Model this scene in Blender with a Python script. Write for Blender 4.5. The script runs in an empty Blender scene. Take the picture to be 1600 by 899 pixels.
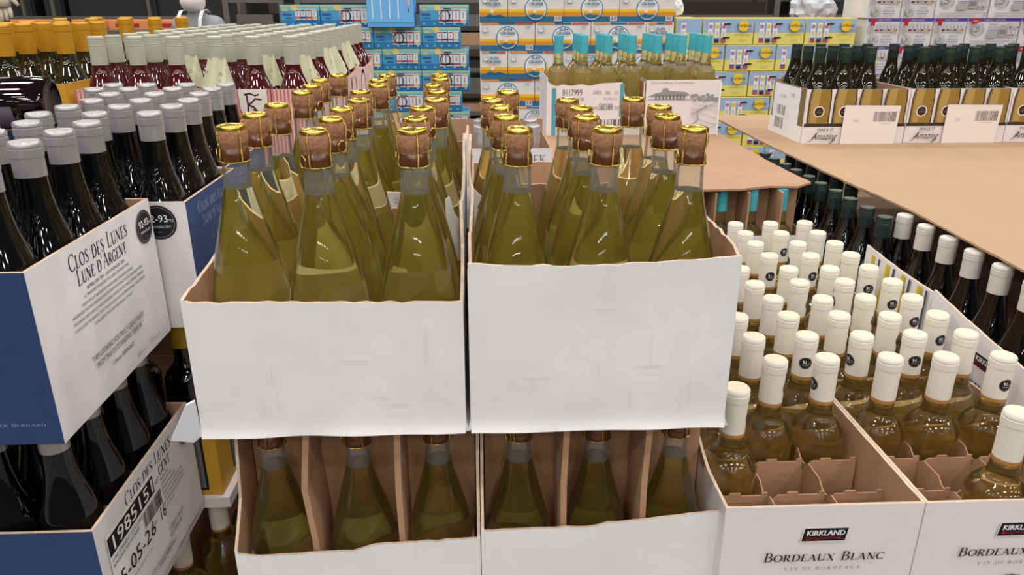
import bpy, bmesh, math, random
from mathutils import Vector, Matrix, noise
R = math.radians
random.seed(7)
scene = bpy.context.scene
COL = scene.collection

# ------------------------------------------------------------------ camera, light, exposure
cam_d = bpy.data.cameras.new('camera'); cam = bpy.data.objects.new('camera', cam_d); COL.objects.link(cam)
cam_d.sensor_width = 36; cam_d.lens = 1180 / 1600 * 36; cam_d.clip_start = .02; cam_d.clip_end = 100
cam.location = (0, 0, 1.5); cam.rotation_euler = (R(90 - 20.7686), 0, R(-2.4955))
scene.camera = cam
vs = scene.view_settings
vs.view_transform = 'Standard'; vs.look = 'None'; vs.gamma = 1; vs.exposure = 0.0; vs.use_curve_mapping = False
W = bpy.data.worlds.new('world'); scene.world = W; W.use_nodes = True
W.node_tree.nodes['Background'].inputs[0].default_value = (1.0, .97, .93, 1)
W.node_tree.nodes['Background'].inputs[1].default_value = .05
cy = scene.cycles
cy.max_bounces = 12; cy.transmission_bounces = 12; cy.adaptive_threshold = .03; cy.transparent_max_bounces = 24; cy.diffuse_bounces = 3; cy.glossy_bounces = 5
cy.sample_clamp_indirect = 5; cy.blur_glossy = .1
# the warehouse's high-bay lamps: a regular grid under the roof
lamp_d = bpy.data.lights.new('high_bay_lamp', 'AREA'); lamp_d.shape = 'RECTANGLE'; lamp_d.size = .8; lamp_d.size_y = .4
lamp_d.energy = 44.5; lamp_d.color = (1, .965, .93)
for ix in range(-3, 4):
    for iy in range(-8, 5):
        if iy < -3 and (abs(ix) > 2 or iy % 2): continue
        o = bpy.data.objects.new('high_bay_lamp', lamp_d); COL.objects.link(o)
        o.location = (ix * 2.7 + .5, iy * 2.6 - .9, 5.6)

# ------------------------------------------------------------------ materials
def lin(c):
    return tuple(((v / 255) / 12.92 if v / 255 <= .04045 else ((v / 255 + .055) / 1.055) ** 2.4) for v in c)
MATS = {}
def mat(name, rgb, rough=.5, metal=0., var=0., vscale=30., bump=0., bscale=60., trans=0., ior=1.45, coat=0., spec=.5, stretch=(1, 1, 1), alpha=1.):
    if name in MATS: return MATS[name]
    m = bpy.data.materials.new(name); m.use_nodes = True; nt = m.node_tree; b = nt.nodes['Principled BSDF']
    c = lin(rgb) + (1,)
    b.inputs['Base Color'].default_value = c; b.inputs['Roughness'].default_value = rough; b.inputs['Metallic'].default_value = metal
    b.inputs['Transmission Weight'].default_value = trans; b.inputs['IOR'].default_value = ior
    b.inputs['Coat Weight'].default_value = coat; b.inputs['Specular IOR Level'].default_value = spec; b.inputs['Alpha'].default_value = alpha
    if var or bump:
        tc = nt.nodes.new('ShaderNodeTexCoord'); mp = nt.nodes.new('ShaderNodeMapping'); mp.inputs['Scale'].default_value = stretch
        nt.links.new(tc.outputs['Object'], mp.inputs[0])
    if var:
        n = nt.nodes.new('ShaderNodeTexNoise'); n.inputs['Scale'].default_value = vscale; n.inputs['Detail'].default_value = 5; n.inputs['Roughness'].default_value = .65
        nt.links.new(mp.outputs[0], n.inputs['Vector'])
        r = nt.nodes.new('ShaderNodeValToRGB'); r.color_ramp.elements[0].position = .3; r.color_ramp.elements[1].position = .7
        r.color_ramp.elements[0].color = tuple(v * (1 - var) for v in c[:3]) + (1,); r.color_ramp.elements[1].color = tuple(min(1, v * (1 + var * .6)) for v in c[:3]) + (1,)
        nt.links.new(n.outputs['Fac'], r.inputs[0]); nt.links.new(r.outputs[0], b.inputs['Base Color'])
    if bump:
        n2 = nt.nodes.new('ShaderNodeTexNoise'); n2.inputs['Scale'].default_value = bscale; n2.inputs['Detail'].default_value = 4
        nt.links.new(mp.outputs[0], n2.inputs['Vector'])
        bp = nt.nodes.new('ShaderNodeBump'); bp.inputs['Strength'].default_value = bump; bp.inputs['Distance'].default_value = .004
        nt.links.new(n2.outputs['Fac'], bp.inputs['Height']); nt.links.new(bp.outputs[0], b.inputs['Normal'])
    MATS[name] = m
    return m
def thin_glass(name, tint, refl=.12, painted_haze=0.):
    """thin-walled clear glass: transparent with a fresnel gloss and a little diffuse white painted in for bright refraction"""
    m = bpy.data.materials.new(name); m.use_nodes = True; nt = m.node_tree; nt.nodes.remove(nt.nodes['Principled BSDF'])
    out = nt.nodes['Material Output']
    t = nt.nodes.new('ShaderNodeBsdfTransparent'); t.inputs[0].default_value = lin(tint) + (1,)
    g = nt.nodes.new('ShaderNodeBsdfGlossy'); g.inputs['Roughness'].default_value = .03
    f = nt.nodes.new('ShaderNodeLayerWeight'); f.inputs['Blend'].default_value = .22
    mx = nt.nodes.new('ShaderNodeMixShader')
    ad = nt.nodes.new('ShaderNodeMath'); ad.operation = 'MULTIPLY_ADD'; ad.inputs[1].default_value = .8; ad.inputs[2].default_value = refl
    ad.use_clamp = True
    nt.links.new(f.outputs['Fresnel'], ad.inputs[0]); nt.links.new(ad.outputs[0], mx.inputs[0])
    nt.links.new(t.outputs[0], mx.inputs[1]); nt.links.new(g.outputs[0], mx.inputs[2])
    last = mx
    if painted_haze:
        d = nt.nodes.new('ShaderNodeBsdfDiffuse'); d.inputs[0].default_value = (.8, .8, .8, 1)  # white mixed over the clear glass to imitate its brightness
        m2 = nt.nodes.new('ShaderNodeMixShader'); m2.inputs[0].default_value = painted_haze
        nt.links.new(mx.outputs[0], m2.inputs[1]); nt.links.new(d.outputs[0], m2.inputs[2]); last = m2
    nt.links.new(last.outputs[0], out.inputs[0]); MATS[name] = m
    return m
def wine_mat(name, tint, body, glow_mix, ior=1.34):
    """clear wine in its bottle: tinted refraction plus a diffuse body colour imitating light glowing through"""
    m = bpy.data.materials.new(name); m.use_nodes = True; nt = m.node_tree; b = nt.nodes['Principled BSDF']
    out = nt.nodes['Material Output']
    b.inputs['Base Color'].default_value = lin(tint) + (1,); b.inputs['Roughness'].default_value = .0
    b.inputs['Transmission Weight'].default_value = 1; b.inputs['IOR'].default_value = ior
    b.inputs['Coat Weight'].default_value = .6; b.inputs['Coat Roughness'].default_value = .03
    t = nt.nodes.new('ShaderNodeBsdfTranslucent'); t.inputs[0].default_value = lin(body) + (1,)
    d = nt.nodes.new('ShaderNodeBsdfDiffuse'); d.inputs[0].default_value = lin(body) + (1,)
    m1 = nt.nodes.new('ShaderNodeMixShader'); m1.inputs[0].default_value = .5
    nt.links.new(t.outputs[0], m1.inputs[1]); nt.links.new(d.outputs[0], m1.inputs[2])
    m2 = nt.nodes.new('ShaderNodeMixShader'); m2.inputs[0].default_value = glow_mix  # share of body colour standing in for the lit glow of the wine
    nt.links.new(b.outputs[0], m2.inputs[1]); nt.links.new(m1.outputs[0], m2.inputs[2])
    nt.links.new(m2.outputs[0], out.inputs[0]); MATS[name] = m
    return m

KRAFT = mat('kraft_cardboard', (178, 140, 110), .85, var=.10, vscale=14, bump=.25, bscale=90, stretch=(1, 1, .25))
KRAFT_SHEET = mat('kraft_sheet', (172, 142, 112), .85, var=.06, vscale=5, bump=.15, bscale=150)
KRAFT_PINK = mat('kraft_sheet_reddish', (170, 134, 106), .85, var=.06, vscale=6, bump=.15, bscale=150)
DIVIDER = mat('divider_board', (176, 138, 106), .9, var=.09, vscale=12, bump=.2, bscale=120)
WHITE = mat('white_carton_board', (236, 235, 234), .58, var=.05, vscale=9, bump=.75, bscale=13, stretch=(1, 1, .6))
WHITE_PRINT = mat('white_printed_board', (232, 226, 226), .5, var=.02, vscale=8, bump=.06, bscale=40)
CLOS_WHITE = mat('pale_printed_board', (232, 228, 229), .55, var=.03, vscale=10, bump=.08, bscale=40)
CLOS_BLUE = mat('navy_printed_board', (44, 66, 110), .5, var=.08, vscale=40, bump=.08, bscale=60)
YELLOW_BOARD = mat('yellow_carton_board', (208, 158, 46), .55, var=.05, vscale=10)
PINK_BOARD = mat('pink_carton_board', (238, 200, 194), .55, var=.03, vscale=10)
TORN = mat('torn_white_fibre', (206, 182, 160), .95, var=.2, vscale=120)
BLACK = mat('print_black', (18, 17, 22), .5)
INK = mat('print_ink_violet', (34, 28, 62), .5)
GREYINK = mat('print_grey', (120, 118, 122), .6)
LIGHTGREY = mat('print_light_grey', (178, 176, 178), .6)
BROWNINK = mat('print_dark_brown', (52, 36, 34), .5)
PWHITE = mat('print_white', (240, 240, 240), .5)
RED = mat('print_red', (190, 36, 48), .5)
def P(r, g, b): return mat('print_%d_%d_%d' % (r, g, b), (r, g, b), .5)

CORK = mat('cork', (172, 124, 90), .85, var=.38, vscale=220, bump=.4, bscale=300)
GOLD = mat('gold_foil', (232, 194, 84), .25, metal=1.)
WIRE = mat('brass_wire', (222, 188, 96), .25, metal=1.)
NECKGLASS = thin_glass('clear_neck_glass', (246, 248, 244), .03, .085)
LIPGLASS = thin_glass('clear_lip_glass', (240, 236, 230), .03, 0.)
PLUG = mat('wet_cork_plug', (128, 76, 44), .3, var=.3, vscale=160, coat=.6)
SPARK = wine_mat('sparkling_wine', (253, 251, 204), (232, 218, 100), .048)
TEALWINE = wine_mat('pale_white_wine', (253, 251, 214), (230, 220, 124), .07)
KIRKWINE = wine_mat('amber_white_wine', (251, 243, 196), (214, 184, 92), .06)
ROSE = mat('rose_wine', (92, 26, 30), .05, coat=.8, spec=.7, trans=.35, ior=1.36)
DARKGLASS = mat('black_glass', (7, 8, 9), .03, coat=.6, spec=.6)
OLIVEGLASS = mat('olive_glass', (30, 28, 10), .03, coat=.6, spec=.6)
GOLDGLASS = mat('dark_olive_glass', (36, 32, 12), .03, coat=.6, spec=.6)
NAVYGLASS = mat('navy_glass', (10, 12, 34), .06, coat=.5)
SILVER = mat('silver_capsule', (186, 184, 186), .26, metal=.52, spec=.6)
CREAM = mat('cream_capsule', (232, 226, 212), .42)
CREAMTOP = mat('cream_capsule_top', (228, 206, 182), .5, var=.25, vscale=160)
COPPER = mat('copper_band', (176, 128, 70), .4)
GOLDCAP = mat('mustard_capsule', (206, 152, 40), .36, metal=.35)
SAGECAP = mat('sage_screwcap', (182, 184, 166), .4)
SAGETOP = mat('sage_screwcap_top', (228, 230, 218), .4)
TEALCAP = mat('teal_screwcap', (74, 176, 190), .35)
GREENCAP = mat('dark_green_screwcap', (30, 44, 40), .35)
GREYCAP = mat('pale_grey_capsule', (214, 210, 202), .42)
PALELABEL = mat('pale_paper_label', (226, 218, 182), .6)
TAGM = mat('sage_neck_tag', (198, 196, 162), .55)
STEEL = mat('brushed_steel', (120, 118, 114), .4, metal=.6)
DARKSTEEL = mat('dark_steel', (46, 44, 43), .5, metal=.3)
DARKPANEL = mat('dark_equipment_panel', (34, 34, 35), .45, var=.2, vscale=3)
CONCRETE = mat('warehouse_concrete', (92, 89, 85), .6, var=.15, vscale=3, bump=.1, bscale=20)
WALLM = mat('back_wall_paint', (58, 55, 52), .7, var=.15, vscale=2)
PLATFORM = mat('platform_board', (150, 118, 90), .85, var=.12, vscale=6)

# ------------------------------------------------------------------ mesh helpers
def mesh_from(name, v, f, mats, mi=None, smooth=False, angle=None):
    me = bpy.data.meshes.new(name); me.from_pydata(v, [], f); me.update()
    for m in mats: me.materials.append(m)
    if mi: me.polygons.foreach_set('material_index', mi)
    if smooth:
        me.polygons.foreach_set('use_smooth', [True] * len(me.polygons))
        if angle: me.set_sharp_from_angle(angle=R(angle))
    return me
class MB:
    def __init__(s): s.v = []; s.f = []; s.m = []
    def box(s, x0, y0, z0, x1, y1, z1, m=0):
        k = len(s.v)
        s.v += [(x0, y0, z0), (x1, y0, z0), (x1, y1, z0), (x0, y1, z0), (x0, y0, z1), (x1, y0, z1), (x1, y1, z1), (x0, y1, z1)]
        s.f += [(k, k + 3, k + 2, k + 1), (k + 4, k + 5, k + 6, k + 7), (k, k + 1, k + 5, k + 4), (k + 1, k + 2, k + 6, k + 5), (k + 2, k + 3, k + 7, k + 6), (k + 3, k, k + 4, k + 7)]
        s.m += [m] * 6; return s
    def lathe(s, prof, seg=28, m=0, cx=0, cy=0):
        k = len(s.v); n = len(prof); rings = []
        for (r, z) in prof:
            if r < 1e-6: s.v.append((cx, cy, z)); rings.append([len(s.v) - 1])
            else:
                i0 = len(s.v)
                for j in range(seg):
                    a = 2 * math.pi * j / seg; s.v.append((cx + r * math.cos(a), cy + r * math.sin(a), z))
                rings.append(list(range(i0, i0 + seg)))
        for a, b in zip(rings, rings[1:]):
            for j in range(seg):
                j2 = (j + 1) % seg
                if len(a) == 1 and len(b) == 1: continue
                if len(a) == 1: s.f.append((a[0], b[j2], b[j]))
                elif len(b) == 1: s.f.append((a[j], a[j2], b[0]))
                else: s.f.append((a[j], a[j2], b[j2], b[j]))
                s.m.append(m)
        return s
    def tube(s, pts, r, sides=6, m=0, closed=False):
        pts = [Vector(p) for p in pts]; n = len(pts); rings = []
        for i, p in enumerate(pts):
            if closed: d = (pts[(i + 1) % n] - pts[i - 1])
            else: d = pts[min(i + 1, n - 1)] - pts[max(i - 1, 0)]
            d = d.normalized() if d.length else Vector((0, 0, 1))
            ref = Vector((0, 0, 1)) if abs(d.z) < .9 else Vector((1, 0, 0))
            a = d.cross(ref).normalized(); b = d.cross(a); rr = r[i] if isinstance(r, (list, tuple)) else r
            i0 = len(s.v)
            for j in range(sides):
                t = 2 * math.pi * j / sides; s.v.append(tuple(p + a * rr * math.cos(t) + b * rr * math.sin(t)))
            rings.append(range(i0, i0 + sides))
        rg = list(zip(rings, rings[1:])) + ([(rings[-1], rings[0])] if closed else [])
        for a, b in rg:
            for j in range(sides):
                j2 = (j + 1) % sides; s.f.append((a[j], b[j], b[j2], a[j2])); s.m.append(m)
        if not closed:
            s.f.append(tuple(rings[0])); s.f.append(tuple(reversed(rings[-1]))); s.m += [m, m]
        return s
    def prism(s, pts, y0, y1, m=0, axis='y'):
        """outline pts (u,v) extruded; axis y: (u, y, v); axis z: (u, v, z)"""
        k = len(s.v); n = len(pts)
        for q in (y0, y1):
            for (u, v) in pts: s.v.append((u, q, v) if axis == 'y' else (u, v, q))
        if axis == 'y': s.f += [tuple(range(k, k + n)), tuple(range(k + 2 * n - 1, k + n - 1, -1))]
        else: s.f += [tuple(range(k + n - 1, k - 1, -1)), tuple(range(k + n, k + 2 * n))]
        s.m += [m, m]
        for i in range(n):
            j = (i + 1) % n
            s.f.append((k + i, k + n + i, k + n + j, k + j) if axis == 'y' else (k + i, k + j, k + n + j, k + n + i)); s.m.append(m)
        return s
    def mesh(s, name, mats, smooth=False, angle=None):
        if not isinstance(mats, (list, tuple)): mats = [mats]
        return mesh_from(name, s.v, s.f, mats, s.m, smooth, angle)
def obj(name, me, parent=None, loc=(0, 0, 0), rot=(0, 0, 0), label=None, cat=None, group=None, kind=None):
    o = bpy.data.objects.new(name, me); COL.objects.link(o); o.location = loc; o.rotation_euler = rot
    if parent: o.parent = parent
    if label: o['label'] = label
    if cat: o['category'] = cat
    if group: o['group'] = group
    if kind: o['kind'] = kind
    return o
def thing(name, label, cat, loc=(0, 0, 0), rot=(0, 0, 0), group=None):
    return obj(name, None, None, loc, rot, label, cat, group)

# ------------------------------------------------------------------ lettering
_tc = {}
def sans(s):
    """(verts, polys, width) of a plain sans line, cap height about .7"""
    if s not in _tc:
        c = bpy.data.curves.new('t', 'FONT'); c.body = s; c.resolution_u = 2
        o = bpy.data.objects.new('t', c); me = o.to_mesh()
        v = [(p.co.x, p.co.y) for p in me.vertices]; f = [tuple(p.vertices) for p in me.polygons]
        o.to_mesh_clear(); bpy.data.objects.remove(o); bpy.data.curves.remove(c)
        _tc[s] = (v, f, max([p[0] for p in v] or [0]))
    return _tc[s]
TK, TN = .125, .042
def _arc(cx, cy, rx, ry, a0, a1, n=12):
    return ('a', [(cx + rx * math.cos(R(a0 + (a1 - a0) * i / n)), cy + ry * math.sin(R(a0 + (a1 - a0) * i / n)), TN + (TK - TN) * abs(math.cos(R(a0 + (a1 - a0) * i / n)))) for i in range(n + 1)])
def _l(x0, y0, x1, y1, w): return ('a', [(x0, y0, w), (x1, y1, w)])
def _s(x, y, w=.13): return ('a', [(x - w, y, TN), (x + w, y, TN)])
_b, _t = .02, .98
SERIF = {
 'A': (.78, [_l(.08, _b, .38, _t, TN), _l(.37, _t, .70, _b, TK), _l(.19, .36, .55, .36, TN), _s(.08, _b, .1), _s(.70, _b)]),
 'B': (.66, [_l(.16, _b, .16, _t, TK), _l(.04, _b, .35, _b, TN), _l(.04, _t, .33, _t, TN), _l(.16, .53, .33, .53, TN), _arc(.31, .755, .2, .225, -90, 90), _arc(.33, .275, .25, .255, -90, 90)]),
 'C': (.74, [_arc(.41, .5, .35, .48, 45, 315, 18), _l(.66, .72, .66, .98, TN), _l(.66, .02, .66, .2, TN)]),
 'D': (.80, [_l(.16, _b, .16, _t, TK), _l(.04, _b, .36, _b, TN), _l(.04, _t, .36, _t, TN), _arc(.36, .5, .36, .48, -90, 90, 16)]),
 'E': (.62, [_l(.16, _b, .16, _t, TK), _l(.04, _b, .56, _b, TN), _l(.04, _t, .54, _t, TN), _l(.16, .52, .42, .52, TN), _l(.56, 0, .58, .2, TN), _l(.54, 1, .54, .82, TN), _l(.42, .42, .42, .62, TN)]),
 'F': (.58, [_l(.16, _b, .16, _t, TK), _s(.16, _b), _l(.04, _t, .54, _t, TN), _l(.16, .52, .42, .52, TN), _l(.54, 1, .54, .82, TN)]),
 'G': (.80, [_arc(.41, .5, .35, .48, 45, 325, 18), _l(.66, .72, .66, .98, TN), _l(.68, .06, .68, .42, TK), _s(.68, .42, .12)]),
 'H': (.84, [_l(.16, _b, .16, _t, TK), _l(.68, _b, .68, _t, TK), _l(.16, .52, .68, .52, TN), _s(.16, _b), _s(.16, _t), _s(.68, _b), _s(.68, _t)]),
 'I': (.34, [_l(.17, _b, .17, _t, TK), _s(.17, _b), _s(.17, _t)]),
 'K': (.76, [_l(.16, _b, .16, _t, TK), _s(.16, _b), _s(.16, _t), _l(.16, .45, .60, _t, TN), _l(.30, .58, .66, _b, TK), _s(.60, _t, .1), _s(.66, _b, .1)]),
 'L': (.60, [_l(.16, _b, .16, _t, TK), _l(.04, _b, .56, _b, TN), _s(.16, _t), _l(.56, 0, .58, .24, TN)]),
 'M': (.96, [_l(.12, _b, .16, _t, TN), _l(.16, _t, .47, _b, TK), _l(.47, _b, .80, _t, TN), _l(.80, _t, .82, _b, TK), _s(.12, _b, .1), _s(.82, _b)]),
 'N': (.84, [_l(.14, _b, .14, _t, TN), _l(.14, _t, .68, _b, TK), _l(.68, _b, .68, _t, TN), _s(.14, _b, .11), _s(.68, _t, .11), _s(.1, _t, .08)]),
 'O': (.82, [_arc(.41, .5, .35, .48, 0, 360, 24)]),
 'P': (.62, [_l(.16, _b, .16, _t, TK), _s(.16, _b), _l(.04, _t, .33, _t, TN), _l(.16, .46, .33, .46, TN), _arc(.32, .72, .24, .26, -90, 90)]),
 'R': (.74, [_l(.16, _b, .16, _t, TK), _s(.16, _b), _l(.04, _t, .33, _t, TN), _l(.16, .48, .33, .48, TN), _arc(.32, .73, .22, .25, -90, 90), _l(.32, .48, .64, _b, TK), _s(.66, _b, .08)]),
 'S': (.58, [('a', [(.48, .80, .045), (.42, .94, .05), (.28, .98, .05), (.15, .90, .085), (.12, .76, .11), (.20, .62, .125), (.33, .50, .13), (.45, .37, .125), (.48, .22, .11), (.42, .09, .08), (.28, .02, .05), (.15, .05, .045), (.09, .20, .045)]), _l(.48, .76, .48, .98, TN), _l(.09, .02, .09, .24, TN)]),
 'T': (.68, [_l(.34, _b, .34, _t, TK), _l(.04, _t, .64, _t, TN), _s(.34, _b), _l(.04, 1, .04, .8, TN), _l(.64, 1, .64, .8, TN)]),
 'U': (.82, [_l(.16, .3, .16, _t, TK), _arc(.41, .30, .25, .28, 180, 360), _l(.66, .3, .66, _t, TN), _s(.16, _t), _s(.66, _t, .1)]),
 'V': (.78, [_l(.08, _t, .40, _b, TK), _l(.40, _b, .70, _t, TN), _s(.08, _t), _s(.70, _t, .1)]),
 'W': (1.1, [_l(.08, _t, .33, _b, TK), _l(.33, _b, .55, _t, TN), _l(.55, _t, .80, _b, TK), _l(.80, _b, 1.02, _t, TN), _s(.08, _t), _s(1.02, _t, .1), _s(.55, _t, .1)]),
 'X': (.76, [_l(.10, _t, .64, _b, TK), _l(.10, _b, .64, _t, TN), _s(.10, _t, .1), _s(.64, _b, .1), _s(.10, _b, .1), _s(.64, _t, .1)]),
 'Y': (.74, [_l(.08, _t, .37, .45, TK), _l(.37, .45, .66, _t, TN), _l(.37, .45, .37, _b, TK), _s(.37, _b), _s(.08, _t, .1), _s(.66, _t, .1)]),
 'Z': (.66, [_l(.06, _t, .58, _t, TN), _l(.58, _t, .06, _b, TK), _l(.06, _b, .60, _b, TN), _l(.60, 0, .60, .2, TN)]),
 "'": (.24, [_l(.12, 1, .10, .76, .08)]), '-': (.4, [_l(.06, .36, .34, .36, .05)]), ',': (.24, [_l(.12, .06, .06, -.14, .08)]), ' ': (.34, []),
}
class Print:
    """flat print on a panel: (u right, v up), facing -Y; layers lie a hair above each other"""
    def __init__(s, lift=.0004, step=.00012): s.v = []; s.f = []; s.mi = []; s.mats = []; s.lift = lift; s.step = step; s.n = 0
    def _m(s, m):
        if m not in s.mats: s.mats.append(m)
        return s.mats.index(m)
    def add(s, vs, fs, m, layer=None):
        k = len(s.v); y = -(s.lift + s.step * (s.n if layer is None else layer)); s.n += layer is None
        s.v += [(u, y, v) for u, v in vs]; s.f += [tuple(k + i for i in f) for f in fs]; s.mi += [s._m(m)] * len(fs); return s
    def poly(s, pts, m): return s.add(pts, [tuple(range(len(pts)))], m)
    def rect(s, x0, y0, x1, y1, m): return s.poly([(x0, y0), (x1, y0), (x1, y1), (x0, y1)], m)
    def disc(s, cx, cy, r, m, ry=None, n=28): ry = ry or r; return s.poly([(cx + r * math.cos(2 * math.pi * i / n), cy + ry * math.sin(2 * math.pi * i / n)) for i in range(n)], m)
    def ring(s, cx, cy, r0, r1, m, n=28, k=1.):
        vs = []; fs = []
        for i in range(n):
            a = 2 * math.pi * i / n; c, q = math.cos(a), math.sin(a); vs += [(cx + r0 * c, cy + r0 * q * k), (cx + r1 * c, cy + r1 * q * k)]
            j = (i + 1) % n; fs.append((2 * i, 2 * i + 1, 2 * j + 1, 2 * j))
        return s.add(vs, fs, m)
    @staticmethod
    def ribbon(pts):
        vs = []; n = len(pts)
        for i, (x, y, w) in enumerate(pts):
            a = pts[max(i - 1, 0)]; b = pts[min(i + 1, n - 1)]; dx, dy = b[0] - a[0], b[1] - a[1]; L = math.hypot(dx, dy) or 1
            nx, ny = -dy / L * w / 2, dx / L * w / 2; vs += [(x - nx, y - ny), (x + nx, y + ny)]
        return vs, [(2 * i, 2 * i + 2, 2 * i + 3, 2 * i + 1) for i in range(n - 1)]
    def line(s, pts, w, m):
        vs, fs = s.ribbon([(p[0], p[1], w) for p in pts]); return s.add(vs, fs, m)
    def text(s, t, x, y, h, m, align='C', sx=1., shear=0., width=None, bold=0.):
        v, f, w = sans(t); k = h / .7
        if width: sx = width / (w * k)
        off = {'L': 0, 'C': -w / 2, 'R': -w}[align]
        s.add([(x + (p[0] + off) * k * sx + p[1] * k * shear, y + p[1] * k) for p in v], f, m)
        if bold:
            s.add([(x + bold + (p[0] + off) * k * sx + p[1] * k * shear, y + p[1] * k) for p in v], f, m)
        return s
    def serif(s, t, x, y, h, m, align='C', width=None, shear=0., small=.8, track=.06, wt=1.):
        vs = []; fs = []; cx = 0; lay = s.n
        for ch in t:
            up = ch.upper(); g = SERIF.get(up)
            if not g: continue
            k = small if ch.islower() else 1.
            for _, pts in g[1]:
                a, b = s.ribbon([(cx + px * k, py * k, w * wt) for px, py, w in pts]); o = len(vs); vs += a; fs += [tuple(o + i for i in q) for q in b]
            cx += g[0] * k + track
        sx = (width / (cx * h)) if width else 1.
        off = {'L': 0, 'C': -cx / 2, 'R': -cx}[align]
        return s.add([(x + (p[0] + off) * h * sx + p[1] * h * shear, y + p[1] * h) for p in vs], fs, m)
    def bars(s, x0, y0, x1, y1, m, n=34, seed=3):
        rr = random.Random(seed); x = x0; vs = []; fs = []
        while x < x1:
            w = (x1 - x0) / n * rr.choice([.4, .7, 1., 1.4]); e = min(x + w, x1); k = len(vs)
            vs += [(x, y0), (e, y0), (e, y1), (x, y1)]; fs.append((k, k + 1, k + 2, k + 3)); x = e + (x1 - x0) / n * rr.choice([.5, .8, 1.1])
        return s.add(vs, fs, m)
    def mesh(s, name, bend=None):
        v = s.v
        if bend: v = [((bend - y) * math.sin(u / bend), -(bend - y) * math.cos(u / bend), w) for u, y, w in v]
        return mesh_from(name, v, s.f, s.mats, s.mi)
    def put(s, parent, loc=(0, 0, 0), rotz=0., name='printed_lettering'):
        return obj(name, s.mesh(name), parent, loc, (0, 0, rotz))
ORD = ['front', 'second', 'third', 'fourth', 'fifth', 'sixth', 'seventh', 'eighth', 'ninth', 'tenth', 'eleventh', 'twelfth']

# ------------------------------------------------------------------ cartons
def jag(u, seed, amp, f=90.):
    return amp * (noise.noise(Vector((u * f, seed * 7.3, 0))) + .6 * noise.noise(Vector((u * f * 2.7, seed * 3.1, 5))))
def panel_mesh(name, w, h, out, inn=None, t=.0035, top=None, nx=None, nz=8, wob=0., seed=1, torn=0., bot=0.):
    """corrugated panel, outer face at y=0 looking to -Y; top(u) gives the height at u; torn = ragged edge"""
    inn = inn or KRAFT
    nx = nx or max(4, int(w / .012)) if (top or torn or wob) else 1
    if not (top or torn or wob): nz = 1
    ZF = [0, .02, .045, .08, .14, .25, .4, .55, .7, .85, 1.]
    if wob: nz = len(ZF) - 1
    V = []; F = []; M = []
    def pt(i, j, y):
        u = w * i / nx; hh = (top(u) if top else h) + (jag(u, seed, torn) if torn else 0); z = hh * ZF[j] if wob else hh * j / nz
        d = 0
        if wob:
            d = wob * noise.noise(Vector((u * 9 + seed * 5, z * 9, seed))) * math.sin(math.pi * min(1, max(0, u / w))) 
            if bot and z < .016: d -= bot * (1 - z / .016) ** 2 * (.8 + .9 * noise.noise(Vector((u * 14, seed, 2))))
        return (u, y + d, z)
    for y in (0, t):
        for j in range(nz + 1):
            for i in range(nx + 1): V.append(pt(i, j, y))
    S = (nx + 1) * (nz + 1)
    for j in range(nz):
        for i in range(nx):
            a = j * (nx + 1) + i; F.append((a, a + 1, a + nx + 2, a + nx + 1)); M.append(0)
            F.append((S + a, S + a + nx + 1, S + a + nx + 2, S + a + 1)); M.append(1)
    for i in range(nx):
        a = nz * (nx + 1) + i; F.append((a, a + 1, S + a + 1, S + a)); M.append(2)
        a = i; F.append((a, S + a, S + a + 1, a + 1)); M.append(1)
    for j in range(nz):
        a = j * (nx + 1); F.append((a, a + nx + 1, S + a + nx + 1, S + a)); M.append(0)
        a += nx; F.append((a, S + a, S + a + nx + 1, a + nx + 1)); M.append(0)
    return mesh_from(name, V, F, [out, inn, TORN if torn else inn], M, bool(wob), 25)
def carton(name, label, loc, w, d, h, out, sides=None, tops=None, group=None, t=.0035, wob=0., torn=0., rot=0., skip=(), inn=None, cat='carton', nobottom=False):
    """open tray carton; loc = front-left-bottom corner; sides = {front,right,back,left: outer material}"""
    sides = sides or {}; tops = tops or {}
    r = thing(name, label, cat, loc, (0, 0, rot), group)
    spec = [('front', (0, 0, 0), 0, w), ('right', (w + .0005, .0006, 0), 90, d - .0012), ('back', (w, d, 0), 180, w), ('left', (-.0005, d - .0006, 0), -90, d - .0012)]
    for i, (k, l, a, L) in enumerate(spec):
        if k in skip: continue
        tp = tops.get(k); hh = tp if isinstance(tp, (int, float)) else h
        me = panel_mesh(k + '_panel', L, hh, sides.get(k, out), inn, t, tp if callable(tp) else None, wob=wob, seed=i + 1 + len(label), torn=torn, bot=wob * 1.2)
        obj(k + '_panel' if k in ('front', 'back') else 'side_panel', me, r, l, (0, 0, R(a)))
    if not nobottom: obj('bottom_panel', MB().box(t, t, .001, w - t, d - t, .004).mesh('bottom', KRAFT), r)
    return r
def prof(*pts):
    def fn(u):
        for (a, b), (c, e) in zip(pts, pts[1:]):
            if u <= c: return b + (e - b) * (u - a) / max(c - a, 1e-6)
        return pts[-1][1]
    return fn
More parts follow.
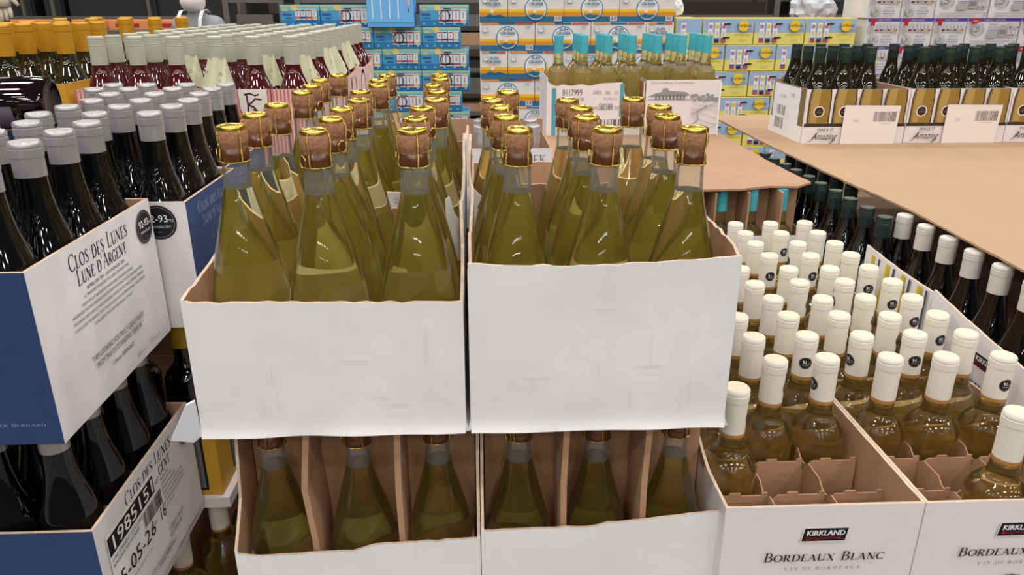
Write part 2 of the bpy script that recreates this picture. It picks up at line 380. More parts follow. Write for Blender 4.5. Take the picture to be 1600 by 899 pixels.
def dividers(r, w, d, h, nx, ny, z0=.004, t=.0016, ys=None, m=None):
    m = m or DIVIDER
    for i in range(1, nx):
        x = w * i / nx
        n = 24; pts = [(.006 + (d - .012) * k / n, h - (.008 if (k % 6) in (0, 1) else 0)) for k in range(n + 1)]
        me = MB().prism([(.006, z0)] + [(d - .006, z0)] + list(reversed(pts)), -t / 2, t / 2).mesh('divider', m)
        obj('divider', me, r, (x, 0, 0), (0, 0, R(90)))
    for j in (ys or range(1, ny)):
        y = d * j / ny
        pts = []
        for k in range(nx):
            a = .006 + (w - .012) * k / nx; c = (w - .012) / nx
            pts += [(a + c * .06, h - .012), (a + c * .16, h - .004), (a + c * .3, h - .004), (a + c * .32, h), (a + c * .5, h), (a + c * .52, h - .004), (a + c * .86, h - .004), (a + c * .88, h), (a + c * .97, h), (a + c * .99, h - .02)]
        me = MB().prism([(.006, z0), (w - .006, z0)] + list(reversed(pts)), -t / 2, t / 2).mesh('divider', m)
        obj('divider', me, r, (0, y, 0))

# ------------------------------------------------------------------ bottles
def smooth_profile(p, a, b, k=3):
    # rounder shoulders: Catmull-Rom through points a..b of the profile
    out = list(p[:a])
    for i in range(a, b):
        p0, p1, p2, p3 = p[max(i - 1, a)], p[i], p[i + 1], p[min(i + 2, b)]
        for j in range(k):
            t = j / k
            out.append(tuple(.5 * (2 * p1[q] + (p2[q] - p0[q]) * t + (2 * p0[q] - 5 * p1[q] + 4 * p2[q] - p3[q]) * t * t + (3 * p1[q] - p0[q] - 3 * p2[q] + p3[q]) * t ** 3) for q in (0, 1)))
    return out + list(p[b:])
def lathe_mesh(name, prof_, m, seg=28, angle=40):
    if name == 'body': prof_ = smooth_profile(prof_, 4, len(prof_) - 3)
    return MB().lathe(prof_, seg).mesh(name, m, True, angle)
def helix(p0, p1, ph, rad, turns, n=14):
    p0, p1 = Vector(p0), Vector(p1); d = (p1 - p0).normalized(); a = d.cross(Vector((0, 0, 1)) if abs(d.z) < .9 else Vector((1, 0, 0))).normalized(); b = d.cross(a)
    return [tuple(p0.lerp(p1, i / n) + a * rad * math.cos(ph + turns * 2 * math.pi * i / n) + b * rad * math.sin(ph + turns * 2 * math.pi * i / n)) for i in range(n + 1)]
def cage_mesh(loop):
    mb = MB(); wr = .00065
    def ringpts(r, z, n=28): return [(r * math.cos(2 * math.pi * i / n), r * math.sin(2 * math.pi * i / n), z) for i in range(n)]
    mb.tube(ringpts(.0137, .3096), wr, 5, closed=True)
    n = 40
    for ph in (0, math.pi):
        mb.tube([((.0153 + .0004 * math.cos(ph + i)) * math.cos(2 * math.pi * i / n), (.0153 + .0004 * math.cos(ph + i)) * math.sin(2 * math.pi * i / n), .2742 + .0004 * math.sin(ph + i)) for i in range(n)], wr, 4, closed=True)
    for k in range(4):
        a = k * math.pi / 2 + .5; c, s = math.cos(a), math.sin(a)
        path = [(.0105, .3118), (.0138, .3102), (.0163, .302), (.0161, .294), (.0150, .287), (.0158, .280), (.0153, .2745)]
        mb.tube([(r * c, r * s, z) for r, z in path[:2]], wr * 1.2, 5)
        for (r0, z0), (r1, z1) in zip(path[1:], path[2:]):
            for ph in (0, math.pi):
                mb.tube(helix((r0 * c, r0 * s, z0), (r1 * c, r1 * s, z1), ph, .0006, 1.6, 8), wr, 4)
    if loop:
        cx, cz = .0162, .2800
        mb.tube([(.0168, .0008 + .0048 * math.sin(2 * math.pi * i / 16) * (1 - .25 * (math.cos(2 * math.pi * i / 16) < -.6)), .281 - .0062 * math.cos(2 * math.pi * i / 16)) for i in range(16)], wr, 5, closed=True)
    return mb.mesh('wire_cage', WIRE, True)
LABELARC = lambda r, z0, z1, a0, a1, n=16: [(r * math.cos(R(a0 + (a1 - a0) * i / n)), r * math.sin(R(a0 + (a1 - a0) * i / n))) for i in range(n + 1)]
def curved_label(name, r, z0, z1, span, m, flip=False, n=18, r1=None):
    r1 = r1 or r; v = []; f = []
    for i in range(n + 1):
        a = R(-90 - span / 2 + span * i / n); v += [(r * math.cos(a), r * math.sin(a), z0), (r1 * math.cos(a), r1 * math.sin(a), z1)]
    f = [(2 * i, 2 * i + 2, 2 * i + 3, 2 * i + 1) for i in range(n)]
    return mesh_from(name, v, f, [m], None, True)
def profile_label(name, pts, span, m, n=20):
    v = []; k = len(pts)
    for i in range(n + 1):
        a = R(-90 - span / 2 + span * i / n); v += [(r * math.cos(a), r * math.sin(a), z) for r, z in pts]
    return mesh_from(name, v, [(k * i + j, k * (i + 1) + j, k * (i + 1) + j + 1, k * i + j + 1) for i in range(n) for j in range(k - 1)], [m], None, True)
def sticker91():
    p = Print(.0002, .00005)
    n = 20; xs = [-.0088 * math.cos(math.pi * i / n) for i in range(n + 1)]
    p.add([q for x in xs for q in ((x, -math.sqrt(max(0, .0088 ** 2 - x * x))), (x, math.sqrt(max(0, .0088 ** 2 - x * x))))], [(2 * i, 2 * i + 2, 2 * i + 3, 2 * i + 1) for i in range(n)], BLACK); p.ring(0, 0, .0077, .0081, GREYINK); p.text('91', -.0018, -.0012, .0056, PWHITE, sx=.8, bold=.0003); p.text('PTS', .0048, -.001, .0016, PWHITE)
    p.text('WINEREVIEW', 0, -.0035, .0011, PWHITE); p.rect(-.001, -.0056, .001, -.0053, GREYINK)
    return p.mesh('score_sticker', bend=.0154)
KIND = {}
def define():
    sp_wine = [(0, .006), (.02, .010), (.034, .002), (.0415, .005), (.0435, .014), (.0435, .09), (.0428, .112), (.0402, .138), (.0358, .163), (.0292, .191), (.0222, .217), (.0170, .237), (.0149, .2465), (0, .2465)]
    neck = [(.0149, .2467), (.0142, .256), (.0137, .268), (.0137, .2732)]
    lip = [(.0137, .2733), (.0149, .2752), (.0153, .279), (.0147, .283), (.0136, .2862), (.0128, .2872)]
    plug = [(0, .2732), (.0122, .2732), (.0136, .2752), (.0143, .278), (.0136, .283), (.0124, .2868), (0, .2868)]
    cork = [(0, .2866), (.0124, .2866), (.0124, .2885), (.0146, .2915), (.0156, .296), (.0157, .301), (.0151, .306), (.0137, .3082), (0, .3082)]
    foil = [(.0148, .3035), (.0151, .3085), (.0142, .3106), (.0125, .3112), (.0108, .3106), (.0098, .3100), (0, .3116)]
    KIND['spark'] = [('wine_filled_body', lathe_mesh('body', sp_wine, SPARK, 40)), ('glass_neck', lathe_mesh('neck', neck, NECKGLASS, 32)), ('glass_lip', lathe_mesh('lip', lip, LIPGLASS, 32)), ('cork_plug', lathe_mesh('plug', plug, PLUG)), ('cork', lathe_mesh('cork', cork, CORK)), ('gold_foil_disc', lathe_mesh('foil', foil, GOLD)), ('wire_cage', cage_mesh(True)), ('back_label', profile_label('back_label', [(.0438, .055), (.0438, .09), (.0431, .112), (.0419, .126), (.0405, .1385), (.0390, .148)], 125, PALELABEL))]
    bx = [(0, .006), (.02, .009), (.032, .002), (.0342, .006), (.0349, .014), (.0349, .178), (.0346, .187), (.0334, .1945), (.0306, .2015), (.0262, .2075), (.0214, .2125), (.0180, .2175), (.0160, .2245), (.0150, .234), (.0147, .246), (0, .246)]
    cap = lambda z0, zt, r: [(r, z0), (r, zt - .017), (r + .0007, zt - .0165), (r + .0007, zt - .008), (r - .0002, zt - .0074), (r - .0002, zt - .0062), (r + .0006, zt - .0056), (r + .0004, zt - .002), (r - .0012, zt)]
    def top(r, zt, m): return lathe_mesh('cap_top', [(r, zt), (r * .75, zt - .0004), (0, zt - .0006)], m)
    KIND['kirk'] = [('wine_filled_body', lathe_mesh('body', bx, KIRKWINE, 36)), ('capsule', lathe_mesh('capsule', cap(.2405, .300, .0153), CREAM)), ('capsule_top', top(.0141, .300, CREAMTOP)), ('copper_band', lathe_mesh('band', [(.0148, .2355), (.01535, .2358), (.01535, .2406)], COPPER)), ('front_label', curved_label('label', .0351, .03, .125, 150, PWHITE))]
    KIND['sticker'] = sticker91()
    bg = [(0, .004), (.03, .001), (.0385, .004), (.0402, .012), (.0402, .125), (.0390, .146), (.0350, .168), (.0285, .191), (.0220, .213), (.0178, .235), (.0160, .258), (.0157, .275), (0, .275)]
    KIND['clos'] = [('dark_glass_body', lathe_mesh('body', bg, DARKGLASS, 36)), ('silver_capsule', lathe_mesh('capsule', cap(.262, .300, .0163), SILVER)), ('capsule_top', top(.0151, .300, mat('silver_capsule_top', (190, 188, 190), .3, metal=.6, var=.2, vscale=200, bump=.5, bscale=300)))]
    ring = lambda z: [(.0157, z), (.0161, z + .0006), (.0157, z + .0012)]
    def screw(z0, zt, r, m, mt, nm):
        pr = [(r, z0), (r, zt - .0205), (r - .0006, zt - .0200), (r - .0006, zt - .0188), (r, zt - .0182)]
        for i in range(4): pr += [(r, zt - .016 + i * .003), (r - .0004, zt - .0153 + i * .003), (r, zt - .0146 + i * .003)]
        pr += [(r, zt - .002), (r - .0012, zt)]
        return [(nm, lathe_mesh('screwcap', pr, m)), ('cap_top', lathe_mesh('cap_top', [(r - .0012, zt), (0, zt + .0002)], mt))]
    KIND['teal'] = [('wine_filled_body', lathe_mesh('body', bx[:-2] + [(.0147, .262), (0, .262)], TEALWINE, 32))] + screw(.252, .308, .0155, TEALCAP, TEALCAP, 'teal_screwcap')
    rs = [(0, .004), (.03, .001), (.0358, .005), (.0366, .015), (.0366, .165), (.0350, .183), (.0295, .203), (.0222, .221), (.0168, .236), (.0152, .246), (.0148, .252), (0, .252)]
    KIND['rose'] = [('wine_filled_body', lathe_mesh('body', rs, ROSE, 32))] + screw(.249, .302, .0153, SAGECAP, SAGETOP, 'sage_screwcap')
    gd = [(0, .004), (.03, .001), (.0375, .005), (.0385, .015), (.0385, .165), (.0370, .190), (.0320, .212), (.0245, .232), (.0185, .248), (.0162, .262), (.0158, .274), (0, .274)]
    KIND['gold'] = [('dark_glass_body', lathe_mesh('body', gd, GOLDGLASS, 32)), ('mustard_capsule', lathe_mesh('capsule', cap(.266, .325, .0166), GOLDCAP)), ('capsule_top', top(.0154, .325, GOLDCAP))]
    km = [(0, .004), (.03, .001), (.036, .005), (.037, .015), (.037, .125), (.0355, .15), (.031, .172), (.0245, .193), (.019, .212), (.0162, .232), (.0154, .25), (0, .25)]
    KIND['kim'] = [('olive_glass_body', lathe_mesh('body', km, OLIVEGLASS, 28))] + screw(.236, .280, .0160, GREENCAP, GREENCAP, 'green_screwcap')
    KIND['darkgreen'] = [('dark_glass_body', lathe_mesh('body', km, DARKGLASS, 28))] + screw(.236, .280, .0160, GREENCAP, mat('green_cap_top', (70, 78, 66), .5, var=.3, vscale=150), 'green_screwcap')
    KIND['greycap'] = [('dark_glass_body', lathe_mesh('body', bg, DARKGLASS, 28)), ('pale_capsule', lathe_mesh('capsule', [(.0165, .236), (.0168, .237), (.0165, .239)] + cap(.239, .300, .0165)[0:], GREYCAP)), ('capsule_top', top(.0153, .300, GREYCAP))]
    KIND['navy'] = [('dark_glass_body', lathe_mesh('body', bx, NAVYGLASS, 24)), ('silver_capsule', lathe_mesh('capsule', cap(.2405, .300, .0153), SILVER)), ('capsule_top', top(.0141, .300, SILVER))]
    KIND['goldlow'] = [('dark_glass_body', lathe_mesh('body', bx, DARKGLASS, 24))] + screw(.246, .300, .0163, mat('yellow_screwcap', (196, 158, 30), .4), mat('yellow_screwcap', (196, 158, 30)), 'yellow_screwcap')
define()
def bottle(kind, name, x, y, z, label, group, rot=0., tilt=(0., 0.), cat='bottle', scale=1.):
    r = thing(name, label, cat, (x, y, z), (tilt[0], tilt[1], rot), group)
    if scale != 1.: r.scale = (1, 1, scale)
    for nm, me in KIND[kind]: obj(nm, me, r)
    return r

# ------------------------------------------------------------------ the place: floor, back wall, platforms
def structure(name, me, loc=(0, 0, 0)): return obj(name, me, None, loc, kind='structure')
structure('floor', MB().box(-14, -3, -.1, 14, 14, 0).mesh('floor', CONCRETE))
structure('wall_back', MB().box(-14, 11, 0, 14, 11.2, 7).mesh('wall_back', WALLM))
def platform(x0, y0, x1, y1, z): structure('trim_display_platform', MB().box(x0, y0, 0, x1, y1, z).mesh('platform', PLATFORM))
platform(-.29, .73, .255, 1.47, .748)       # under the white cartons
platform(.27, .72, .735, 1.66, .76)         # under the bordeaux cartons
platform(-1.2, .75, -.56, 1.46, .735); platform(-.555, .75, -.35, 1.40, .43)
platform(-1.7, 1.52, -.34, 2.62, 1.128)     # rosé and gold
platform(-.12, 1.60, .17, 2.0, .945)
platform(.20, 1.70, .80, 2.95, .772)
platform(.76, .80, 2.6, 2.95, .775)

# ------------------------------------------------------------------ white sparkling wine cartons
def white_marks(r, w, h, seed):
    p = Print(.0045, .0001); rr = random.Random(seed); m = P(224, 222, 219)
    for i in range(6):
        x = rr.uniform(.03, w - .02); z = rr.uniform(.02, h - .05)
        p.rect(x, z, x + .0006, z + rr.uniform(.012, .05), m)
    for i in range(3):
        x = rr.uniform(.04, w - .06); z = rr.uniform(.03, h - .04); p.rect(x, z, x + rr.uniform(.01, .03), z + .0007, m)
    p.put(r, name='scuff_marks')['kind'] = 'stuff'
SPK = 'sparkling wine bottle'
# upper left
ul = carton('white_carton', 'plain white carton of corked sparkling wine, upper left of the middle stack', (-.298, .708, 1.066), .279, .352, .15, WHITE,
            tops={'front': prof((0, .156), (.03, .153), (.2, .151), (.279, .150)), 'left': prof((0, .19), (.18, .182), (.24, .166), (.31, .160), (.335, .161), (.352, .157)),
                  'right': prof((0, .15), (.02, .148), (.06, .165), (.075, .19), (.10, .178), (.13, .205), (.16, .215), (.2, .205), (.24, .235), (.29, .25), (.352, .262)), 'back': .156},
            wob=.0035, torn=.0022)
white_marks(ul, .279, .15, 4)
ur = carton('white_carton', 'creased plain white carton of corked sparkling wine, upper right of the middle stack', (-.013, .708, 1.066), .275, .352, .19, WHITE,
            tops={'front': prof((0, .190), (.09, .186), (.2, .190), (.275, .196)), 'right': prof((0, .192), (.03, .200), (.12, .202), (.352, .204)),
                  'left': prof((0, .262), (.06, .24), (.12, .215), (.15, .225), (.2, .205), (.24, .190), (.27, .20), (.3, .165), (.352, .187)), 'back': .190},
            wob=.0045, torn=.0022)
white_marks(ur, .275, .19, 9)
fl = MB().prism([(-.003, .0), (-.012, -.008), (-.034, -.001), (-.012, .044), (-.003, .048)], .0, .003).mesh('loose_flap', mat('loose_flap_white', (238, 240, 244), .5))
obj('loose_flap', fl, ul, (0, .006, -.001), (R(12), 0, R(14)))
tf = MB().prism([(0, 0), (.020, .004), (.022, .030), (.017, .036), (.023, .046), (.012, .060), (.006, .082), (.001, .078)], 0, .003).mesh('torn_flap', [WHITE])
obj('torn_flap', tf, ul, (.258, .165, .135), (R(-6), 0, R(14)))
tf2 = MB().prism([(0, 0), (.016, .002), (.018, .022), (.013, .026), (.019, .040), (.004, .055), (0, .05)], 0, .003).mesh('torn_flap', [WHITE])
obj('torn_flap', tf2, ur, (-.004, .215, .165), (R(-5), 0, R(-12)))
# rear cartons of the upper layer
ul2 = carton('white_carton', 'white carton behind the upper left carton, volume print on its rim', (-.298, 1.064, 1.066), .279, .352, .18, WHITE,
             tops={'front': .179, 'left': .20, 'right': prof((0, .25), (.1, .235), (.352, .22)), 'back': .19}, wob=.002, torn=.0015)
p = Print(.0042, .0002); p.text('Volume', .150, .168, .0045, GREYINK); p.text('12x750mL', .186, .168, .004, GREYINK); p.text('9.0 %vol', .186, .162, .004, GREYINK); p.put(ul2)
ur2 = carton('white_carton', 'low white carton hidden behind the upper right carton', (-.013, 1.064, 1.066), .275, .352, .15, WHITE, wob=.002, torn=.0015)
colsL = [-.253, -.160, -.064]
rowsL = [[.797, .883, .968], [.760, .845, .929, 1.011], [.760, .845, .931, 1.013]]
cn = ['left', 'middle', 'right']
for ci, ys in enumerate(rowsL):
    for ri, y in enumerate(ys):
        bottle('spark', 'sparkling_wine_bottle', colsL[ci] + random.uniform(-.003, .003), y + random.uniform(-.002, .002), 1.0705,
               f'{SPK}, {ORD[ri]} in the {cn[ci]} row of the upper left white carton', 'bottles in the upper left carton', math.pi + random.uniform(-.9, .9) if ri == 0 else random.uniform(0, 6.28), (random.uniform(0, .02), random.uniform(-.015, .015)))
for ci, x in enumerate(colsL):
    for ri, y in enumerate([1.112, 1.200, 1.284, 1.366]):
        bottle('spark', 'sparkling_wine_bottle', x + random.uniform(-.004, .004), y, 1.0705,
               f'{SPK}, {ORD[ri]} in the {cn[ci]} row of the carton behind the upper left one', 'bottles in the rear left carton', random.uniform(0, 6.28), (random.uniform(.0, .03), random.uniform(-.02, .02)))
colsR = [.034, .122, .212]
for ci, x in enumerate(colsR):
    for ri, y in enumerate([.762, .847, .929, 1.009]):
        bottle('spark', 'sparkling_wine_bottle', x + random.uniform(-.003, .003) + (-.006 if ci == 2 and ri == 3 else 0) - (.004 * ri if ci == 0 else 0), y, 1.0705,
               f'{SPK}, {ORD[ri]} in the {cn[ci]} row of the upper right white carton', 'bottles in the upper right carton', math.pi + random.uniform(-.9, .9) if ri == 0 else random.uniform(0, 6.28), (random.uniform(0, .02), random.uniform(-.02, .01)))
bottle('spark', 'sparkling_wine_bottle', .034, 1.112, 1.0705, f'{SPK} peeking out behind the left row of the upper right carton', 'bottles in the upper right carton', 1., (R(2.5), -R(1)))
# lower layer
ll = carton('white_carton', 'white carton with cut-away front under the upper left carton', (-.284, .708, .748), .278, .352, .3, WHITE,
            tops={'front': prof((0, .164), (.02, .160), (.14, .162), (.15, .170), (.278, .176)), 'left': prof((0, .3), (.30, .3), (.315, .21), (.352, .168)), 'right': prof((0, .178), (.03, .22), (.045, .3), (.352, .3)), 'back': .3}, wob=.0025, torn=.0015)
lr = carton('white_carton', 'white carton with cut-away front under the upper right carton', (-.004, .708, .748), .277, .352, .3, WHITE,
            tops={'front': prof((0, .186), (.13, .188), (.14, .192), (.277, .204)), 'right': prof((0, .204), (.11, .24), (.12, .3), (.352, .3)), 'left': prof((0, .3), (.29, .3), (.31, .24), (.352, .19)), 'back': .3}, wob=.0025, torn=.0015)
for r, w in ((ll, .278), (lr, .277)):
    obj('divider', MB().box(.005, .092, .005, w - .005, .095, .31).mesh('divider', DIVIDER), r)
    for k in (1, 2):
        bend = (-.006, -.010, -.004, 0) if (r is ll and k == 1) else (.0, .002, .003, .002)
        me = MB(); x = w * k / 3
        pts = [(x + bend[0] + .004, .31), (x + bend[1], .24), (x + bend[2], .17), (x + bend[3], .005)]
        me.prism([(a - .0035, b) for a, b in reversed(pts)] + [(a + .0035, b) for a, b in pts], .012, .090)
        me.v = [(a, b, c) for a, b, c in me.v]
        obj('divider', me.mesh('divider', DIVIDER), r)
    white_marks(r, w, .15, 21 if r is ll else 33)
for nm, x0, xs in (('left', -.284, (.045, .139, .232)), ('right', -.004, (.045, .138, .229))):
    for k, dx in enumerate(xs):
        bottle('spark', 'sparkling_wine_bottle', x0 + dx, .758, .7525, f'{SPK} standing in the shade, {cn[k]} cell of the lower {nm} carton', 'bottles in the lower white cartons', math.pi + random.uniform(-.9, .9), (random.uniform(-.01, .01), random.uniform(-.01, .01)))

# ------------------------------------------------------------------ bordeaux cartons and their bottles
def kirkland_logo(p, x, y, w, h):
    p.poly([(x - .001, y - .0012), (x + w - .0015, y - .0012), (x + w + .0012, y + h + .001), (x + .0012, y + h + .001)], PWHITE)
    p.poly([(x, y), (x + w - .0025, y), (x + w, y + h), (x + .0025, y + h)], BLACK)
    p.text('KIRKLAND', x + w * .5, y + h * .45, h * .40, PWHITE, width=w * .84, shear=.08, bold=.0006)
    q = [(.08, .26), (.12, .36), (.17, .33), (.10, .24), (.14, .14), (.07, .13), (.17, .18), (.22, .30), (.23, .18), (.29, .30), (.33, .20), (.31, .02), (.26, .03), (.36, .22), (.41, .30), (.42, .18), (.46, .30), (.48, .18), (.54, .30), (.56, .18), (.61, .42), (.60, .18), (.66, .42), (.65, .18), (.70, .28), (.72, .18), (.77, .28), (.78, .2), (.82, .3), (.82, .18), (.93, .18)]
    p.line([(x + a * w, y + b * h) for a, b in q], h * .05, RED)
def crest(p, x, y, s):
    m = P(96, 92, 84); m2 = P(150, 144, 128)
    p.poly([(x - .3 * s, y), (x + .3 * s, y), (x + .3 * s, y - .55 * s), (x, y - .9 * s), (x - .3 * s, y - .55 * s)], m2)
    p.rect(x - .02 * s, y - .8 * s, x + .02 * s, y, m); p.rect(x - .3 * s, y - .36 * s, x + .3 * s, y - .31 * s, m)
    p.disc(x - .15 * s, y - .17 * s, .07 * s, m, n=10); p.disc(x + .15 * s, y - .5 * s, .07 * s, m, n=10)
    p.poly([(x - .22 * s, y + .12 * s), (x + .22 * s, y + .12 * s), (x + .34 * s, y + .40 * s), (x + .17 * s, y + .27 * s), (x + .09 * s, y + .44 * s), (x, y + .28 * s), (x - .09 * s, y + .44 * s), (x - .17 * s, y + .27 * s), (x - .34 * s, y + .40 * s)], m)
    for sg in (-1, 1):
        p.line([(x + sg * (.3 + .32 * math.sin(t * .55)) * s, y + (.15 - .14 * t + .16 * math.sin(t * 1.6)) * s) for t in [i * .4 for i in range(14)]], .07 * s, m2)
        p.line([(x + sg * (.42 + .24 * math.cos(t)) * s, y + (.12 + .2 * math.sin(t)) * s) for t in [i * .45 for i in range(10)]], .04 * s, m)
kx = [(.270, .2275), (.4995, .2265)]; ky = [.690, .974, 1.258]
for j, y0 in enumerate(ky):
    for i, (x0, w) in enumerate(kx):
        r = carton('bordeaux_carton', f'white bordeaux wine carton, {ORD[j]} of its row, {"beside the plain white cartons" if i == 0 else "next to the tall striped side panels"}',
                   (x0, y0, .76), w, .281, .210, WHITE_PRINT, tops={'back': .15, 'front': .210 if j == 0 else .17}, wob=.0006, torn=.0006)
        dividers(r, w, .281, .178, 3, 4)
        if j == 0:
            p = Print(.0016, .0002); kirkland_logo(p, .0905, .163, .053, .0175)
            p.serif('Bordeaux Blanc', .120, .1355, .0125, BROWNINK, width=.142, shear=.14, small=.76)
            q = 'V I N  D E  B O R D E A U X'; p.serif(q, .120, .1225, .0052, GREYINK, width=.090, shear=.1)
            crest(p, .120, .1025, .017); p.put(r)
KW = 'white-capped bordeaux blanc bottle'
cols6 = [.3055, .3795, .4545, .5345, .6085, .6835]
rows = [[.729, .7995, .870, .9405], [1.013, 1.0835, 1.154, 1.2245], [1.297, 1.3675, 1.438, 1.5085]]
colname = ['leftmost', 'second', 'third', 'fourth', 'fifth', 'rightmost']
occ = {(1, 0), (2, 0), (2, 1), (2, 2), (3, 0), (3, 1), (3, 2), (0, 4), (2, 3), (2, 4), (2, 5), (3, 3), (3, 4), (3, 5)}
rs = random.Random(11)
stk = {(2, 1): 75, (2, 2): -85, (3, 2): -15, (3, 3): -78, (3, 4): -8, (2, 5): 5, (2, 3): 88, (0, 4): 80, (2, 4): 200, (3, 5): 190, (1, 0): 82, (5, 5): 8, (6, 5): -5, (7, 5): -12, (5, 4): 60, (6, 3): 70, (4, 4): 62, (4, 5): 12, (8, 4): 10, (9, 3): 60, (8, 3): 0, (11, 4): 65, (10, 4): 20, (7, 4): 50}
for jr in range(12):
    for ci, x in enumerate(cols6):
        if jr < 4 and (jr, ci) not in occ: continue
        b = bottle('kirk', 'bordeaux_bottle', x + rs.uniform(-.002, .002), rows[jr // 4][jr % 4] + rs.uniform(-.0004, .0004), .765,
                   f'{KW}, {ORD[jr]} row from the camera, {colname[ci]} column', 'bottles of bordeaux blanc', 0, (rs.uniform(-.012, .012), rs.uniform(-.012, .012)))
        a = stk.get((jr, ci), rs.choice([150, 200, 95, -100, 170]))
        obj('score_sticker', KIND['sticker'], b, (0, 0, .262), (0, 0, R(a)))

# tall side panels and dark bottles of the pallet on the right
tall = carton('tall_white_carton', 'tall white carton with a red and black logo, right of the bordeaux bottles', (.738, .80, .775), .30, .318, .285, WHITE_PRINT,
              tops={'left': prof((0, .285), (.1, .27), (.318, .245)), 'back': prof((0, .1), (.25, .12), (.28, .27), (.30, .27)), 'front': .15, 'right': .12}, torn=.001)
p = Print(.0006, .0002); kirkland_logo(p, .125, .215, .062, .020); p.serif('Chardonnay', .155, .180, .014, BROWNINK, width=.16, shear=.1)
for k in range(6): p.ring(.058, .232, .012 + .004 * k, .0125 + .004 * k, LIGHTGREY, n=32)
p.put(tall, (0, .318, 0), R(-90))
stc = carton('striped_carton', 'white carton striped with yellow bottle pictures, behind the tall white carton', (.738, 1.122, .775), .30, .225, .290, WHITE_PRINT,
             tops={'left': prof((0, .29), (.06, .285), (.14, .281), (.225, .280)), 'back': prof((0, .1), (.24, .12), (.27, .27), (.30, .27)), 'front': .15, 'right': .12}, torn=.001)
p = Print(.0006, .0002)
yb = P(206, 178, 24); yb2 = P(232, 214, 70); dk = P(70, 70, 74)
for k in range(4):
    x = .012 + k * .054
    p.poly([(x, .12), (x + .034, .12), (x + .034, .20), (x + .026, .262), (x + .026, .278), (x + .012, .278), (x + .012, .262), (x, .20)], yb)
    p.poly([(x + .006, .12), (x + .014, .12), (x + .016, .278), (x + .013, .278)], yb2)
    p.poly([(x + .034, .12), (x + .039, .12), (x + .044, .278), (x + .038, .278)], dk); p.rect(x, .12, x + .034, .185, PWHITE); p.rect(x + .003, .165, x + .03, .172, INK)
p.put(stc, (0, .225, 0), R(-90))
for k in range(6):
    bottle('greycap', 'dark_wine_bottle', .897 - .008 * (5 - k) / 5, 1.098 + k * .0815, .7795, f'dark bottle with pale grey capsule under the cardboard edge, {ORD[k]} from the camera', 'pale-capped dark bottles under the cardboard')
for k in range(10):
    bottle('darkgreen', 'green_capped_bottle', .850 + .002 * (k % 2), 1.50 + k * .079, .7975, f'dark bottle with dark green screwcap along the cardboard edge, {ORD[k]} from the camera', 'green-capped bottles along the cardboard edge')
    if k > 3:
        bottle('darkgreen', 'green_capped_bottle', .935, 1.51 + k * .079, .7975, f'green-capped bottle one row in under the cardboard, {ORD[k - 4]} from the camera', 'green-capped bottles under the cardboard')
# cardboard sheets
def sheet(name, label, pts, z, m, t=.005, seed=1, cat='cardboard sheet'):
    out = []
    for i, a in enumerate(pts):
        b = pts[(i + 1) % len(pts)]; L = math.hypot(b[0] - a[0], b[1] - a[1]); n = max(1, int(L / .02))
        for k in range(n):
            t_ = k / n; d = jag(t_ * L + i, seed, .003, 18) if k else 0; nx, ny = -(b[1] - a[1]) / L, (b[0] - a[0]) / L
            out.append((a[0] + (b[0] - a[0]) * t_ + nx * d, a[1] + (b[1] - a[1]) * t_ + ny * d))
    return obj(name, MB().prism(out, z, z + t, axis='z').mesh(name, [m]), None, label=label, cat=cat)
sheet('cardboard_sheet', 'large tan cardboard sheet carrying the wide gold-printed cartons', [(.905, 1.62), (2.75, 1.62), (2.75, 2.95), (.90, 2.95), (.895, 2.3)], 1.0800, KRAFT_SHEET, seed=2)
sheet('cardboard_sheet', 'tan cardboard sheet overlapping in front of the larger one at right', [(.875, .95), (.868, .72), (2.75, .72), (2.75, 1.712), (.897, 1.706), (.905, 1.50)], 1.0856, KRAFT_SHEET, t=.004, seed=3)
sheet('cardboard_sheet', 'reddish cardboard sheet under the teal-capped wine cartons', [(.20, 1.735), (.45, 1.72), (.62, 1.728), (.70, 1.755), (.765, 1.748), (.812, 1.79), (.803, 2.0), (.806, 2.5), (.815, 2.95), (.20, 2.95)], 1.0800, KRAFT_PINK, seed=4)

# ------------------------------------------------------------------ navy and white cartons at left
CB = 'dark bottle with silver capsule'
def badge(p, x, y, r, txt='92-93'):
    p.disc(x, y, r, BLACK, ry=r); p.ring(x, y, r * .86, r * .90, GREYINK); p.text(txt, x - r * .12, y + r * .02, r * .42, PWHITE, width=r * 1.25, bold=.0004)
    p.text('PTS', x + r * .66, y + r * .03, r * .16, PWHITE); p.text('JAMESSUCKLING.COM T', x, y - r * .32, r * .15, PWHITE, width=r * 1.35); p.rect(x - r * .15, y - r * .56, x + r * .15, y - r * .53, GREYINK)
SIG = [[(0, .1), (.04, .55), (.02, .1), (.06, .4), (.08, .2), (.10, .7), (.11, .2), (.15, .38), (.16, .2), (.20, .36), (.21, .2), (.26, .36), (.30, .2), (.34, .3)], [(.55, .3), (.58, .85), (.55, .2), (.66, .7), (.62, .4), (.72, .3), (.74, .42), (.78, .28), (.80, .42), (.84, .3), (.87, .42), (.90, .3), (1., .45)]]
